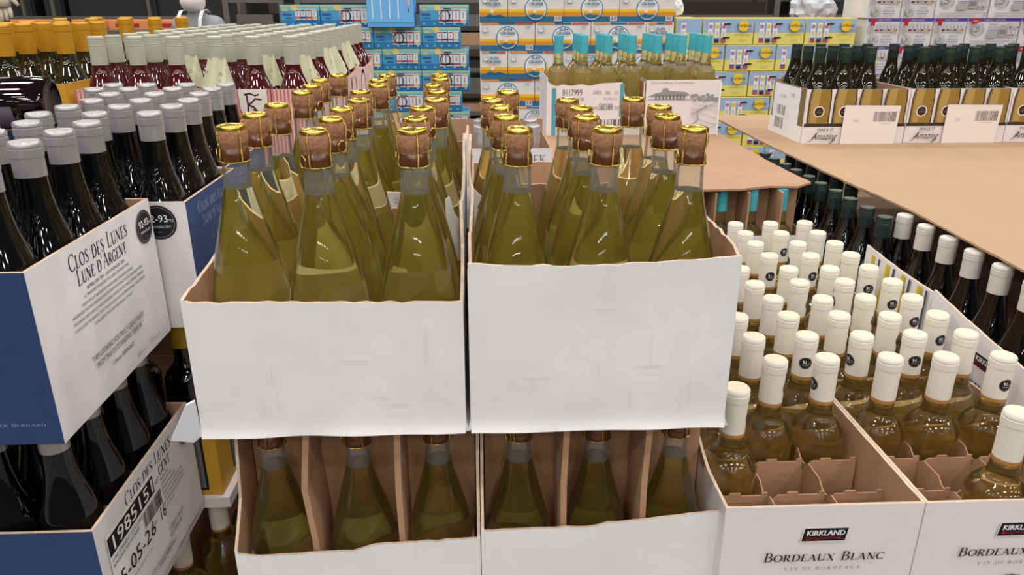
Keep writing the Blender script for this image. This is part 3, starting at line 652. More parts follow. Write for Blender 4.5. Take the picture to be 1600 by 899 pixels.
def clos_side(r, w):
    p = Print(.0006, .00015)
    p.serif('Clos des Lunes', .152, .166, .0195, INK, width=.147, shear=.05, small=.78, wt=1.2)
    p.serif("Lune d'Argent", .152, .1465, .0185, INK, width=.125, shear=.05, small=.76, wt=1.2)
    p.text('SEMILLON 70% - SAUVIGNON 30%', .154, .1375, .0042, INK, width=.098, shear=.2)
    for t, y, wd in (('ALL THE SECRETS OF SUCCESS FOR A GREAT DRY WHITE WINE:', .1305, .118), ('- FROM ONE OF THE GREATEST WHITE-WINE TERROIRS IN FRANCE,', .1225, .136), ('- MAGNIFICENT ROLLING VINEYARD PLANTED WITH OLD SEMILLON AND SAUVIGNON VINES,', .1155, .186), ('- THE GRAPES ARE PICKED BY HAND IN SEVERAL WAVES, AS THEY REACH PERFECT RIPENESS,', .1080, .188), ('- A DEDICATED WINEMAKING TEAM, WHOSE KNOW-HOW IS INTERNATIONALLY RECOGNISED', .1005, .188), ('- TOTAL RESPECT FOR OUR TERROIR AND ITS FRUIT', .0930, .104)):
        p.text(t, .154, y, .0035, INK, width=wd)
    p.text('"I AM LOOKING FOR TRULY GREAT FRUITS', .154, .0545, .0068, INK, width=.142, shear=.15); p.text('FROM THIS OUTSTANDING TERROIR."', .154, .0440, .0068, INK, width=.128, shear=.15)
    p.text('- Olivier BERNARD', .154, .0305, .0058, INK, width=.062)
    for st in SIG: p.line([(.19 + a * .072, .008 + b * .016) for a, b in st], .0007, INK)
    badge(p, .271, .164, .0225)
    p.put(r, (w, 0, 0), R(90))
def clos_blue(r, loc, rot, w):
    p = Print(.0006, .00015); m = P(150, 160, 186); m2 = P(104, 118, 150)
    p.serif('Clos des Lunes', w * .5, .160, .016, m, width=.142, small=.78, wt=.8); p.serif("Lune d'Argent", w * .5, .139, .016, m, width=.118, small=.78, wt=.8)
    p.text('2023', w * .5, .126, .006, m2); p.serif('Grand Vin Blanc Sec', w * .5, .112, .0062, m2, width=.08); p.serif('Bordeaux', w * .5, .102, .0045, m2, width=.036)
    p.text('DOMAINES OLIVIER BERNARD', w * .5, .088, .0034, m2, width=.085)
    p.put(r, loc, rot)
c1 = carton('wine_carton', 'white and navy wine carton in the upper left front with quote and score badge', (-.756, .72, 1.055), .306, .301, .195, CLOS_WHITE, sides={'front': CLOS_BLUE, 'back': CLOS_BLUE}, torn=.0003, t=.004)
clos_side(c1, .306)
p = Print(.0006, .0002); p.serif('Olivier Bernard', .292, .022, .0042, P(140, 150, 176), align='R', width=.07); p.put(c1)
c2 = carton('wine_carton', 'white and navy wine carton turned sideways behind the upper left front carton', (-.711, 1.03, 1.0545), .306, .228, .1875, CLOS_WHITE, sides={'right': CLOS_BLUE, 'left': CLOS_BLUE}, torn=.0003, t=.004)
clos_blue(c2, (.306, 0, 0), R(90), .228)
p = Print(.0006, .0002); badge(p, .2665, .159, .0245); p.put(c2)
c3 = carton('wine_carton', 'white and navy wine carton at the back of the upper left stack', (-.711, 1.266, 1.0545), .29, .232, .1875, CLOS_WHITE, sides={'right': CLOS_BLUE, 'left': CLOS_BLUE}, torn=.0003, t=.004)
clos_blue(c3, (.29, 0, 0), R(90), .232)
c4 = carton('wine_carton', 'shaded white and navy wine carton at lower left with a black number label', (-.756, .73, .7505), .306, .300, .181, CLOS_WHITE, sides={'front': CLOS_BLUE, 'back': CLOS_BLUE}, torn=.0003, t=.004)
clos_side(c4, .306)
for ch in c4.children:
    if ch.name.startswith('printed'): ch.location.z = -.012
p = Print(.0022, .00015)
p.rect(.018, .030, .172, .158, PWHITE); p.rect(.020, .126, .152, .152, BLACK)
p.text('1985151', .086, .1295, .0195, PWHITE, width=.124, bold=.0005); p.text('HOT', .162, .132, .008, BLACK, width=.014)
p.text("LUNE D'ARGENT CLOS LUNES", .064, .1175, .0052, BLACK, width=.085); p.text('BORDEAUX FOR HOTSOME', .058, .1095, .0052, BLACK, width=.073)
p.bars(.108, .098, .166, .122, BLACK, 40); p.text('5-05-26', .082, .074, .021, BLACK, width=.105); p.text('DEPT:', .135, .084, .005, BLACK); p.text('16', .160, .076, .021, BLACK, width=.02)
p.text('ITEM RECEIVED AT A.M.', .085, .062, .004, GREYINK)
p.put(c4, (.306, 0, 0), R(90), 'shipping_label')
p = Print(.0006, .0002); p.disc(.18, .045, .06, P(110, 124, 152), n=40); p.ring(.18, .045, .05, .052, P(90, 106, 138)); p.ring(.19, .04, .03, .034, P(90, 106, 138)); p.put(c4, name='printed_moon')
def clos_bottles(tag, xs, ys, z, grp, skip=()):
    for i, x in enumerate(xs):
        for j, y in enumerate(ys):
            if (i, j) in skip: continue
            bottle('clos', 'silver_capped_bottle', x + random.uniform(-.002, .002), y + random.uniform(-.002, .002), z, f'{CB}, {ORD[j]} of the {["right", "second", "third", "fourth"][i]} column in the {tag}', grp)
clos_bottles('upper left front carton', [-.492, -.567, -.642], [.762, .837, .912, .982], 1.0595, 'bottles in the upper front navy carton')
clos_bottles('sideways navy carton', [-.449, -.523, -.597, -.670], [1.070, 1.144, 1.217], 1.059, 'bottles in the sideways navy carton', {(3, 2), (3, 1)})
clos_bottles('rearmost navy carton', [-.464, -.536, -.608, -.670], [1.306, 1.382, 1.456], 1.059, 'bottles in the rearmost navy carton', {(3, 0)})
clos_bottles('lower left carton', [-.494, -.568, -.642], [.774, .849, .924, .992], .755, 'bottles in the lower navy carton')
for r, y0, d in ((c1, .72, .301), (c4, .73, .300)):
    dividers(r, .306, d, .165, 4, 4, m=mat('grey_divider', (150, 138, 124), .9, var=.08, vscale=12))
# the closed carton and the bottle lying on it
cc = thing('closed_carton', 'closed navy carton under the lying dark bottle at far left', 'carton', (-1.09, 1.105, .74))
obj('carton_body', MB().box(0, 0, 0, .36, .25, .572).mesh('closed', CLOS_BLUE), cc); obj('lid_flap', MB().box(0, 0, .572, .36, .1245, .576).box(0, .1255, .572, .36, .25, .576).mesh('lid', KRAFT), cc)
lb = thing('lying_wine_bottle', 'dark red wine bottle lying on its side at far left', 'bottle', (-.640, 1.195, 1.3575), (0, R(-90), R(6)))
lbp = [(0, .006), (.02, .009), (.032, .002), (.0365, .004), (.0385, .012), (.0385, .190), (.0365, .205), (.031, .217), (.0235, .227), (.0172, .2355), (.0152, .246), (.0150, .30), (0, .30)]
obj('dark_glass_body', lathe_mesh('body', lbp, mat('red_wine_glass', (20, 6, 10), .05, coat=.6, spec=.7), 40), lb)
obj('paper_label', curved_label('label', .0388, .045, .150, 120, mat('mauve_paper_label', (112, 104, 122), .6)), lb, rot=(0, 0, R(-62)))
obj('capsule', lathe_mesh('cap', [(.0156, .25), (.0156, .302), (0, .302)], mat('dark_red_capsule', (70, 12, 24), .4)), lb)
# shelf tray, yellow carton and the low tier between the stacks
obj('shelf_tray', MB().box(-.86, .72, .736, -.452, 1.032, .7495).mesh('tray', WHITE_PRINT), label='white tray under the lower left navy carton', cat='tray')
obj('shelf_tray', MB().box(-.80, 1.040, .731, -.412, 1.33, .7495).mesh('tray', WHITE_PRINT), label='white tray under the yellow carton in the gap', cat='tray')
yc = carton('yellow_carton', 'yellow carton with dark picture panel, in the shaded gap at left', (-.66, 1.048, .7505), .236, .245, .135, YELLOW_BOARD, t=.004)
p = Print(.0006, .0002); p.rect(.02, .01, .216, .125, BLACK); p.rect(.025, .014, .212, .115, P(120, 118, 116)); p.put(yc, name='printed_panel')
p = Print(.0006, .0002); p.rect(.06, .01, .225, .125, BLACK); p.rect(.065, .014, .22, .115, P(120, 118, 116)); p.put(yc, (.236, 0, 0), R(90), 'printed_panel')
for k in range(3):
    bottle('goldlow', 'yellow_capped_bottle', -.468 - k * .078, 1.095, .755, f'dark bottle with yellow screwcap in the yellow carton, {["nearest the gap", "second from the gap", "third from the gap"][k]}', 'yellow-capped bottles', scale=.985)
for k, (x, y) in enumerate([(-.488, .90), (-.478, .985), (-.448, 1.075), (-.425, 1.160), (-.415, 1.245)]):
    bottle('kirk', 'white_capped_bottle', x, y, .43, f'white-capped bottle down in the shaded gap at left, {ORD[k]} from the camera', 'white-capped bottles in the gap')

# ------------------------------------------------------------------ rosé cartons
def rose_front(w, h):
    p = Print(.0005, .0001); st = P(214, 120, 116)
    vs = []; fs = []
    n = int(w / .0072)
    for i in range(n):
        k = len(vs); x = i * w / n; vs += [(x, 0), (x + w / n * .5, 0), (x + w / n * .5, h), (x, h)]; fs.append((k, k + 1, k + 2, k + 3))
    p.add(vs, fs, st); c = w / 2
    sh = lambda s: [(c - .036 * s, h), (c - .036 * s, h - .02 * s), (c - .034 * s, h - .052 * s), (c - .018 * s, h - .078 * s), (c, h - .092 * s), (c + .018 * s, h - .078 * s), (c + .034 * s, h - .052 * s), (c + .036 * s, h - .02 * s), (c + .036 * s, h)]
    p.poly(sh(1.0), P(70, 20, 28)); p.poly(sh(.95), P(236, 140, 138)); p.poly(sh(.80), P(70, 20, 28)); p.poly(sh(.77), P(238, 230, 222))
    d = P(74, 22, 30); o = lambda pts: [(c + a * .001, h - b * .001) for a, b in pts]
    p.line(o([(-17, 10), (-12, 12), (-11, 30), (-12, 46)]), .0034, d); p.line(o([(-16, 10), (-6, 8), (4, 12), (12, 10)]), .003, d)
    p.line(o([(-11, 30), (-2, 24), (4, 18), (16, 20)]), .0032, d); p.line(o([(-10, 30), (0, 34), (8, 46), (16, 52)]), .0034, d)
    p.line(o([(-2, 38), (4, 44), (2, 56), (-6, 58), (-12, 54)]), .003, d); p.line(o([(-16, 46), (-6, 46)]), .003, d)
    return p.mesh('printed_stripes')
def rose_side(d, h):
    p = Print(.0005, .0001); g = P(206, 190, 170); b = P(196, 150, 146)
    for k in range(2):
        x = d * (.27 + .46 * k); p.disc(x, h * .55, .05, g, ry=.075); p.disc(x, h * .55, .04, P(240, 214, 206), ry=.065); p.line([(x - .02, h * .4), (x, h * .75), (x + .02, h * .4)], .006, b); p.disc(x, h * .5, .012, g)
    p.rect(d * .49, 0, d * .51, h, P(240, 226, 214))
    return p.mesh('printed_pattern')
rf, rsd = rose_front(.222, .21), rose_side(.31, .21)
for j in range(3):
    for i in range(2):
        r = carton('rose_carton', f'pink striped rosé carton, {ORD[j]} from the camera, {"left" if i == 0 else "right"} file', (-.776 + i * .226, 1.53 + j * .316, 1.13), .222, .312, .21, PINK_BOARD,
                   tops={'right': prof((0, .205), (.08, .195), (.156, .192), (.24, .196), (.312, .206))})
        if j == 0: obj('printed_stripes', rf, r)
        if i == 1: obj('printed_pattern', rsd, r, (.222, 0, 0), (0, 0, R(90)))
def tag_mesh():
    v = [(-.0165, -.004, .262), (0, -.0185, .264), (.0165, -.004, .262), (-.034, -.018, .198), (-.016, -.037, .204), (0, -.043, .197), (.016, -.037, .204), (.034, -.018, .198)]
    me = mesh_from('neck_tag', v, [(0, 3, 4, 5, 1), (1, 5, 6, 7, 2)], [TAGM])
    return me
def tag_text():
    p = Print(.0003, .0001); m = P(128, 124, 100)
    for i, t in enumerate(('LIGHT', 'AND', 'BRIGHT')): p.serif(t, -.013, .233 - i * .011, .0062, m, width=.0165 if i != 1 else .011)
    v = []
    for u, y, w in p.v:
        s = (.264 - w) / .066; x0 = -.0165 - s * .0175; y0 = -.004 - s * .014; y1 = -.0185 - s * .0245; t = (u + .0235) / .0235
        v.append((x0 * (1 - t) - .0004, y0 + (y1 - y0) * t - .0006, w))
    me1 = (v, p.f)
    p2 = Print(.0003, .0001)
    for i, t in enumerate(('ZERO', 'SUGAR')): p2.serif(t, .013, .229 - i * .012, .007, m, width=.017)
    v2 = []
    for u, y, w in p2.v:
        s = (.264 - w) / .066; x1 = .0165 + s * .0175; y0 = -.004 - s * .014; y1 = -.0185 - s * .0245; t = u / .0235
        v2.append((x1 * t + .0004, y1 + (y0 - y1) * t - .0006, w))
    k = len(v)
    return mesh_from('tag_lettering', v + v2, p.f + [tuple(k + i for i in f) for f in p2.f], [m])
TAG, TAGT = tag_mesh(), tag_text()
rcol = [-.739, -.665, -.591, -.513, -.439, -.365]
tags = {(0, 3): 5, (1, 2): -5, (1, 4): 15, (1, 5): 30, (4, 5): 35, (5, 5): 60, (7, 5): 40, (8, 5): 60}
for jr in range(12):
    for ci, x in enumerate(rcol):
        y = 1.572 + (jr // 4) * .316 + (jr % 4) * .0755
        b = bottle('rose', 'rose_bottle', x + random.uniform(-.003, .003), y + random.uniform(-.003, .003), 1.1345, f'dark rosé bottle with sage screwcap, {ORD[jr]} row from the camera, {colname[ci]} file', 'rosé bottles')
        a = tags.get((jr, ci))
        if a is not None:
            t = obj('neck_tag', TAG, b, rot=(0, 0, R(a))); obj('tag_lettering', TAGT, t)

# ------------------------------------------------------------------ gold-capsuled bottles in yellow cartons
gc = carton('yellow_carton', 'yellow carton of gold-capsuled bottles beside the pink cartons', (-1.10, 1.525, 1.13), .31, .32, .222, YELLOW_BOARD, sides={'front': mat('amber_carton_board', (214, 160, 44), .55)}, t=.004)
p = Print(.0006, .0002); p.text('- - - - -', .27, .2, .004, BROWNINK, width=.04); p.put(gc)
obj('printed_panel', (lambda q: q.mesh('printed_panel'))(Print(.0006, .0002).rect(.02, .04, .10, .16, P(240, 214, 140)).rect(.03, .05, .09, .10, P(150, 70, 40))), gc, (.31, 0, 0), (0, 0, R(90)))
k = 0
for j, y in enumerate([1.567, 1.645, 1.722, 1.80]):
    for i, x in enumerate([-.836, -.912, -.988, -1.06]):
        if (i, j) == (0, 0): continue
        bottle('gold', 'gold_capsule_bottle', x, y, 1.1345, f'dark bottle with gold capsule, {ORD[j]} row, {["right", "second from right", "third from right", "left"][i]} in the yellow carton', 'gold-capsuled bottles in the near yellow carton')
gc2 = carton('yellow_carton', 'far yellow carton of gold-capsuled bottles behind the near one', (-1.14, 2.10, 1.13), .36, .32, .20, YELLOW_BOARD, t=.004)
for k, (x, y) in enumerate([(-1.09, 2.145), (-1.01, 2.150), (-.93, 2.155), (-.85, 2.150), (-1.05, 2.26), (-.97, 2.262), (-.89, 2.255), (-.82, 2.262)]):
    bottle('gold', 'gold_capsule_bottle', x, y, 1.1345, f'dark bottle with gold capsule in the far yellow carton, {ORD[k % 4]} from the left, {"near" if k < 4 else "far"} row', 'gold-capsuled bottles in the far yellow carton')

# ------------------------------------------------------------------ creek vineyard carton
wc = carton('vineyard_carton', 'pale grey vineyard carton behind the plain white cartons', (-.118, 1.605, .945), .272, .24, .262, mat('pale_lilac_board', (226, 220, 226), .55), tops={'back': .29})
p = Print(.0006, .0002); p.serif('W', .095, .228, .020, GREYINK); p.serif('CREEK', .225, .228, .020, GREYINK, width=.075); p.serif('VINEYARDS', .205, .205, .010, LIGHTGREY, width=.09, track=.4); p.put(wc)
for k, x in enumerate((-.078, .004, .118)):
    for j in range(2):
        bottle('navy', 'navy_glass_bottle', x, 1.65 + j * .09, .9495, f'navy bottle with silver capsule in the vineyard carton, {["left", "middle", "right"][k]}, {"near" if j == 0 else "far"}', 'bottles in the vineyard carton')

# ------------------------------------------------------------------ teal-capped wine
pl = carton('teal_wine_carton', 'white carton of teal-capped wine with number print and barcode', (.222, 2.5, 1.0855), .318, .30, .17, WHITE_PRINT,
            tops={'front': prof((0, .175), (.012, .166), (.03, .156), (.05, .164), (.08, .158), (.11, .164), (.14, .158), (.17, .166), (.256, .170), (.258, .06), (.318, .058)), 'left': .185, 'right': .17})
tb = P(86, 160, 170)
p = Print(.0006, .0002); p.rect(.016, .0, .030, .152, tb); p.rect(.238, .06, .252, .165, tb)
p.text('8117999', .050, .128, .020, P(70, 70, 72), align='L', width=.065); p.text('J LOHR Paso Nouvll 2024', .050, .112, .010, GREYINK, align='L', width=.072); p.text('Blnc C. & PDFB', .050, .097, .008, GREYINK, align='L', width=.045)
p.text('6150CN', .150, .132, .012, GREYINK, align='L', width=.026); p.text('1502', .188, .132, .011, GREYINK, align='L', width=.018); p.text('1.5', .218, .132, .011, GREYINK, align='L', width=.014); p.text('Alc 13% by Vol', .185, .115, .007, GREYINK, align='L', width=.045)
p.text('493', .150, .083, .010, GREYINK, align='L', width=.018); p.text('560588', .170, .083, .020, P(80, 80, 82), align='L', width=.045); p.text('75', .222, .083, .010, GREYINK, align='L')
p.bars(.05, .01, .24, .052, P(90, 90, 92), 30); p.rect(.05, .062, .12, .074, LIGHTGREY); p.put(pl)
pr_ = carton('teal_wine_carton', 'white carton of teal-capped wine with winery engraving', (.546, 2.5, 1.0855), .244, .30, .176, WHITE_PRINT)
p = Print(.0006, .0002); gx = P(150, 148, 150); gl = P(186, 184, 186)
p.serif('Paso Robles, California', .085, .164, .0062, P(110, 108, 112), width=.14, small=.85)
p.rect(.006, .112, .235, .116, gl); p.poly([(.004, .122), (.03, .134), (.05, .138), (.054, .150), (.07, .150), (.074, .142), (.13, .138), (.145, .128), (.13, .124)], gx)
for i in range(9): p.rect(.03 + i * .0115, .113, .036 + i * .0115, .130, P(120, 118, 122))
rr = random.Random(5)
for i in range(26): p.disc(.15 + i * .0034, .118 + rr.uniform(-.006, .012), rr.uniform(.003, .006), gx, n=8)
for i in range(8): p.line([(.150 + t * .085, .108 - i * .012 - .012 * math.sin(t * 3 + i)) for t in [q / 8 for q in range(9)]], .0016 + .0006 * (i % 3), gl)
p.line([(.152, .03), (.175, .05), (.17, .075), (.20, .095)], .004, gx); p.bars(.03, .02, .075, .055, P(100, 100, 102), 8); p.rect(.238, 0, .2435, .17, PWHITE); p.put(pr_)
tcol = [.264, .343, .421, .500, .583, .664, .746]
for ci, x in enumerate(tcol):
    for j in range(3 if ci != 0 else 1):
        bottle('teal', 'teal_capped_bottle', x, 2.546 + j * .085 + (.02 if ci == 0 else 0), 1.090, f'white wine bottle with teal screwcap, {["leftmost", "second", "third", "fourth", "fifth", "sixth", "rightmost"][ci]} file, {ORD[j]} row', 'teal-capped bottles on the reddish sheet')
lt = carton('teal_wine_carton', 'brown-lined carton of teal-capped wine under the reddish cardboard sheet', (.455, 1.715, .772), .34, .30, .20, WHITE_PRINT, tops={'back': .3, 'left': .3})
p = Print(.0006, .0002); p.serif('Paso Robles, California', .17, .182, .008, GREYINK, width=.2, small=.85); p.rect(.322, .0, .334, .195, tb); p.put(lt)
obj('divider', MB().box(.006, .092, .005, .334, .095, .304).mesh('divider', DIVIDER), lt)
for k in range(4): obj('divider', MB().box(.022 + k * .08, .008, .005, .026 + k * .08, .090, .304).mesh('divider', DIVIDER), lt)
for k in range(4):
    bottle('teal', 'teal_capped_bottle', .519 + k * .074 - .008, 1.765, .7765, f'teal-capped bottle in the shade under the reddish sheet, {["left", "second", "third", "right"][k]}', 'teal-capped bottles under the sheet', scale=.98)

# ------------------------------------------------------------------ gold-printed wide cartons on the right sheet
def kim_print(w, h):
    p = Print(.0006, .0002); a = P(150, 118, 48); a2 = P(176, 146, 84); dk = P(58, 50, 40)
    p.rect(.0, .052, w, .062, dk)
    for k in range(4):
        x = .006 + k * (w - .006) / 4; q = (w - .006) / 4 - .008
        p.poly([(x, .060), (x + q, .060), (x + q, h - .03), (x + q * .96, h), (x + q * .06, h), (x, h - .03)], dk)
        p.poly([(x + .004, .062), (x + q - .004, .062), (x + q - .004, h - .03), (x + q * .90, h), (x + q * .12, h), (x + .004, h - .03)], a)
        p.poly([(x + .010, .064), (x + q * .42, .064), (x + q * .5, h), (x + q * .16, h), (x + .008, h - .04)], a2)
        p.disc(x + q / 2, .098, .0170, P(236, 224, 216)); p.disc(x + q / 2, .098, .0135, P(44, 30, 26)); p.text('KIM', x + q / 2, .100, .0035, a2); p.text('CRAWFORD', x + q / 2, .094, .0035, a2, width=.02)
    p.text('MAKE IT', .067, .040, .0085, BROWNINK, width=.052, shear=.05)
    p.text('Amazing', .064, .014, .021, BROWNINK, width=.076, shear=.35); p.line([(.016, .008), (.024, .010), (.034, .020), (.044, .036), (.047, .037)], .0016, BROWNINK); p.line([(.088, .012), (.092, .004), (.084, .002), (.100, .016)], .0014, BROWNINK)
    p.poly([(.118, .0), (w - .03, .0), (w - .026, .116), (.118, .118)], P(238, 228, 222)); p.text('NH -', .16, .066, .011, LIGHTGREY, width=.022); p.bars(.212, .068, w - .036, .098, P(110, 104, 102), 40); p.text('0 1234500 00', .25, .060, .004, LIGHTGREY)
    return p.mesh('printed_front')
KP = kim_print(.318, .165)
for k in range(3):
    r = carton('wide_wine_carton', f'wide wine carton printed with golden bottles, {["left", "middle", "right"][k]} of three on the tan sheet', (1.0 + k * .324, 2.31 + .004 * k, 1.0855), .318, .285, .165, WHITE_PRINT, inn=KRAFT, tops={'back': .17})
    obj('printed_front', KP, r)
    if k == 0:
        p = Print(.0006, .0002); p.rect(.01, 0, .275, .165, P(120, 104, 56)); p.rect(.02, 0, .235, .162, P(236, 238, 244)); p.rect(.0, .0, .275, .05, PWHITE)
        p.bars(.06, .065, .13, .095, GREYINK, 14); p.bars(.05, .02, .12, .055, GREYINK, 14, 9); p.text('ABC', .18, .13, .012, LIGHTGREY); p.text('012 345', .10, .12, .010, LIGHTGREY)
        p.put(r, (0, .285, 0), R(-90), 'shipping_label')
    for i in range(4):
        for j in range(3):
            if (k, i) in ((0, 3),) and j < 2: continue
            bottle('kim', 'olive_glass_bottle', 1.042 + k * .324 + i * .078, 2.355 + j * .092, 1.090, f'olive glass bottle with dark screwcap, {ORD[j]} row, {["first", "second", "third", "fourth"][i]} file, {["left", "middle", "right"][k]} wide carton', 'bottles in the wide cartons')

# ------------------------------------------------------------------ drink carton stacks in the background
def boxmesh(w, d, h, m, g=.0015):
    b = bmesh.new(); bmesh.ops.create_cube(b, size=1)
    for v in b.verts: v.co = Vector(((v.co.x + .5) * (w - 2 * g) + g, (v.co.y + .5) * (d - 2 * g) + g, (v.co.z + .5) * (h - .001)))
    bmesh.ops.bevel(b, geom=list(b.edges), offset=.0025, segments=1, affect='EDGES')
    me = bpy.data.meshes.new('carton_body'); b.to_mesh(me); b.free(); me.materials.append(m); return me
def drink(name, label, x, y, z, body, front, group, side=None, sd=None):
    r = thing(name, label, 'carton', (x, y, z), group=group); obj('carton_body', body, r); obj('printed_front', front, r)
    if side: obj('printed_side', side, r, (0, sd, 0), (0, 0, R(-90)))
    return r
Bl, Ye, Or = P(34, 112, 152), P(244, 198, 36), P(226, 148, 34)
def cruiser(w, h, end):
    p = Print(.0012, .0006); c = w / 2
    p.rect(.002, .002, w - .002, .030, Bl); p.rect(.002, .030, w - .002, .050, Or); p.rect(.002, .050, w - .002, .066, Ye)
    a = w / 3
    for i, m in enumerate((P(240, 164, 84), Bl, P(214, 92, 84))): p.rect(.01 + i * (w - .02) / 3, h - .010, .01 + (i + .96) * (w - .02) / 3, h - .0015, m)
    if not end:
        p.disc(c, .068, .0600, Bl); p.disc(c, .068, .0555, PWHITE)
        arc = [(c + .050 * math.cos(R(t)), .068 + .050 * math.sin(R(t))) for t in range(180, 361, 12)]
        p.poly([(c - .049, .060)] + arc[1:-1] + [(c + .049, .060)], Ye)
        p.poly([(c - .047, .048)] + [q for q in arc if q[1] < .047] + [(c + .047, .048)], Or)
        p.disc(c - .008, .056, .009, P(250, 236, 220), n=14); p.poly([(c - .044, .034), (c - .02, .040), (c - .012, .046), (c, .038), (c + .03, .038), (c + .044, .036), (c + .02, .022), (c, .018), (c - .02, .022)], Bl)
        p.rect(w - .052, .006, w - .014, .032, PWHITE); p.bars(w - .049, .010, w - .017, .030, BLACK, 14)
    else:
        p.disc(c - .008, .056, .010, P(250, 236, 220), n=14); p.poly([(c - .045, .030), (c - .02, .044), (c, .034), (c + .03, .040), (c + .06, .030)], Bl)
    p.text('SUN', c, .106, .015, Bl, width=.046, bold=.001); p.text('CRUISER', c, .086, .015, Bl, width=.078, bold=.001); p.rect(c - .03, .078, c + .03, .0795, LIGHTGREY); p.disc(c, .0788, .003, Or, n=10)
    p.rect(.018, h - .05, .044, h - .018, P(108, 160, 190)); p.rect(.020, h - .048, .042, h - .020, PWHITE); p.text('12', .031, h - .036, .012, Bl, width=.013)
    if not end: p.rect(w - .055, h - .03, w - .028, h - .026, P(150, 180, 196)); p.rect(w - .055, h - .023, w - .028, h - .019, P(150, 180, 196))
    return p.mesh('printed_front')
cb = mat('cruiser_white_board', (234, 230, 226), .5)
CF, CE = cruiser(.302, .148, False), cruiser(.152, .148, True); CFb, CEb = boxmesh(.302, .152, .148, cb), boxmesh(.152, .302, .148, cb)
for k in range(6):
    z = 1.394 - .148 * k; x = .012; seq = 'EFFF' if k % 2 == 0 else 'FFFE'
    for n, ch in enumerate(seq):
        w = .152 if ch == 'E' else .302
        drink('sun_drink_carton', f'white drink carton with yellow and blue sun stripes, {ORD[k].replace("front", "top")} layer, {ORD[n].replace("front", "first")} from left', x, 4.3 + random.uniform(-.006, .006), z, CEb if ch == 'E' else CFb, CE if ch == 'E' else CF, 'sun-striped drink cartons')
        x += w
platform(0, 4.3, 1.07, 4.62, 1.394 - .148 * 5 - .0005)
Sb, Sy = P(160, 190, 224), P(240, 226, 120)
def surf(w, h, end):
    p = Print(.0012, .0006); p.rect(.002, .002, w - .002, h * .45, Sy); p.rect(.002, h * .45, w - .002, h - .008, Sb); p.rect(.002, h - .008, w - .002, h - .001, P(246, 230, 140))
    cols = [P(186, 130, 166), P(226, 200, 60), P(214, 110, 130)]; base = [P(196, 70, 96), P(20, 44, 110), P(196, 70, 96)]
    n = 1 if end else 3
    for i in range(n):
        x = (.03 if end else .028) + i * .036
        p.rect(x, .032, x + .026, h - .022, PWHITE); p.disc(x + .013, h - .046, .011, cols[i], n=14); p.rect(x, .026, x + .026, .036, P(60, 90, 190)); p.rect(x, .012, x + .026, .026, base[i]); p.rect(x + .003, h - .022, x + .023, h - .018, LIGHTGREY)
        p.rect(x + .008, .05, x + .018, .07, P(220, 200, 200))
    if not end:
        p.rect(.110, h - .036, .150, h - .028, DARKSTEEL); p.rect(.108, .034, .148, .042, DARKSTEEL)
        x = w - .062; p.disc(x, h * .70, .030, P(246, 206, 60)); p.text('Surfside', x, h * .66, .017, BLACK, width=.082, shear=.25); p.text('LEMONADE PACK', x - .004, h * .34, .008, P(140, 130, 60), width=.092)
        p.disc(w - .018, h * .56, .006, P(196, 150, 190), n=8); p.rect(x - .02, h * .18, x + .02, h * .22, P(220, 206, 110))
    return p.mesh('printed_front')
sb = mat('surf_yellow_board', (240, 224, 130), .5)
SF, SE = surf(.282, .14, False), surf(.145, .14, True); SFb, SEb = boxmesh(.282, .15, .14, sb), boxmesh(.145, .28, .14, sb)
for k in range(6):
    z = 1.276 - .14 * k; x = 1.085; seq = 'EFFF' if k % 2 == 0 else 'FFEF'
    for n, ch in enumerate(seq):
        w = .145 if ch == 'E' else .282
        drink('lemonade_drink_carton', f'blue and yellow lemonade drink carton, {ORD[k].replace("front", "top")} layer, {ORD[n].replace("front", "first")} from left', x, 4.32 + random.uniform(-.006, .006), z, SEb if ch == 'E' else SFb, SE if ch == 'E' else SF, 'blue and yellow drink cartons')
        x += w + .004
platform(1.09, 4.34, 2.08, 4.6, 1.276 - .14 * 5 - .0005)
Pu = P(98, 66, 160)
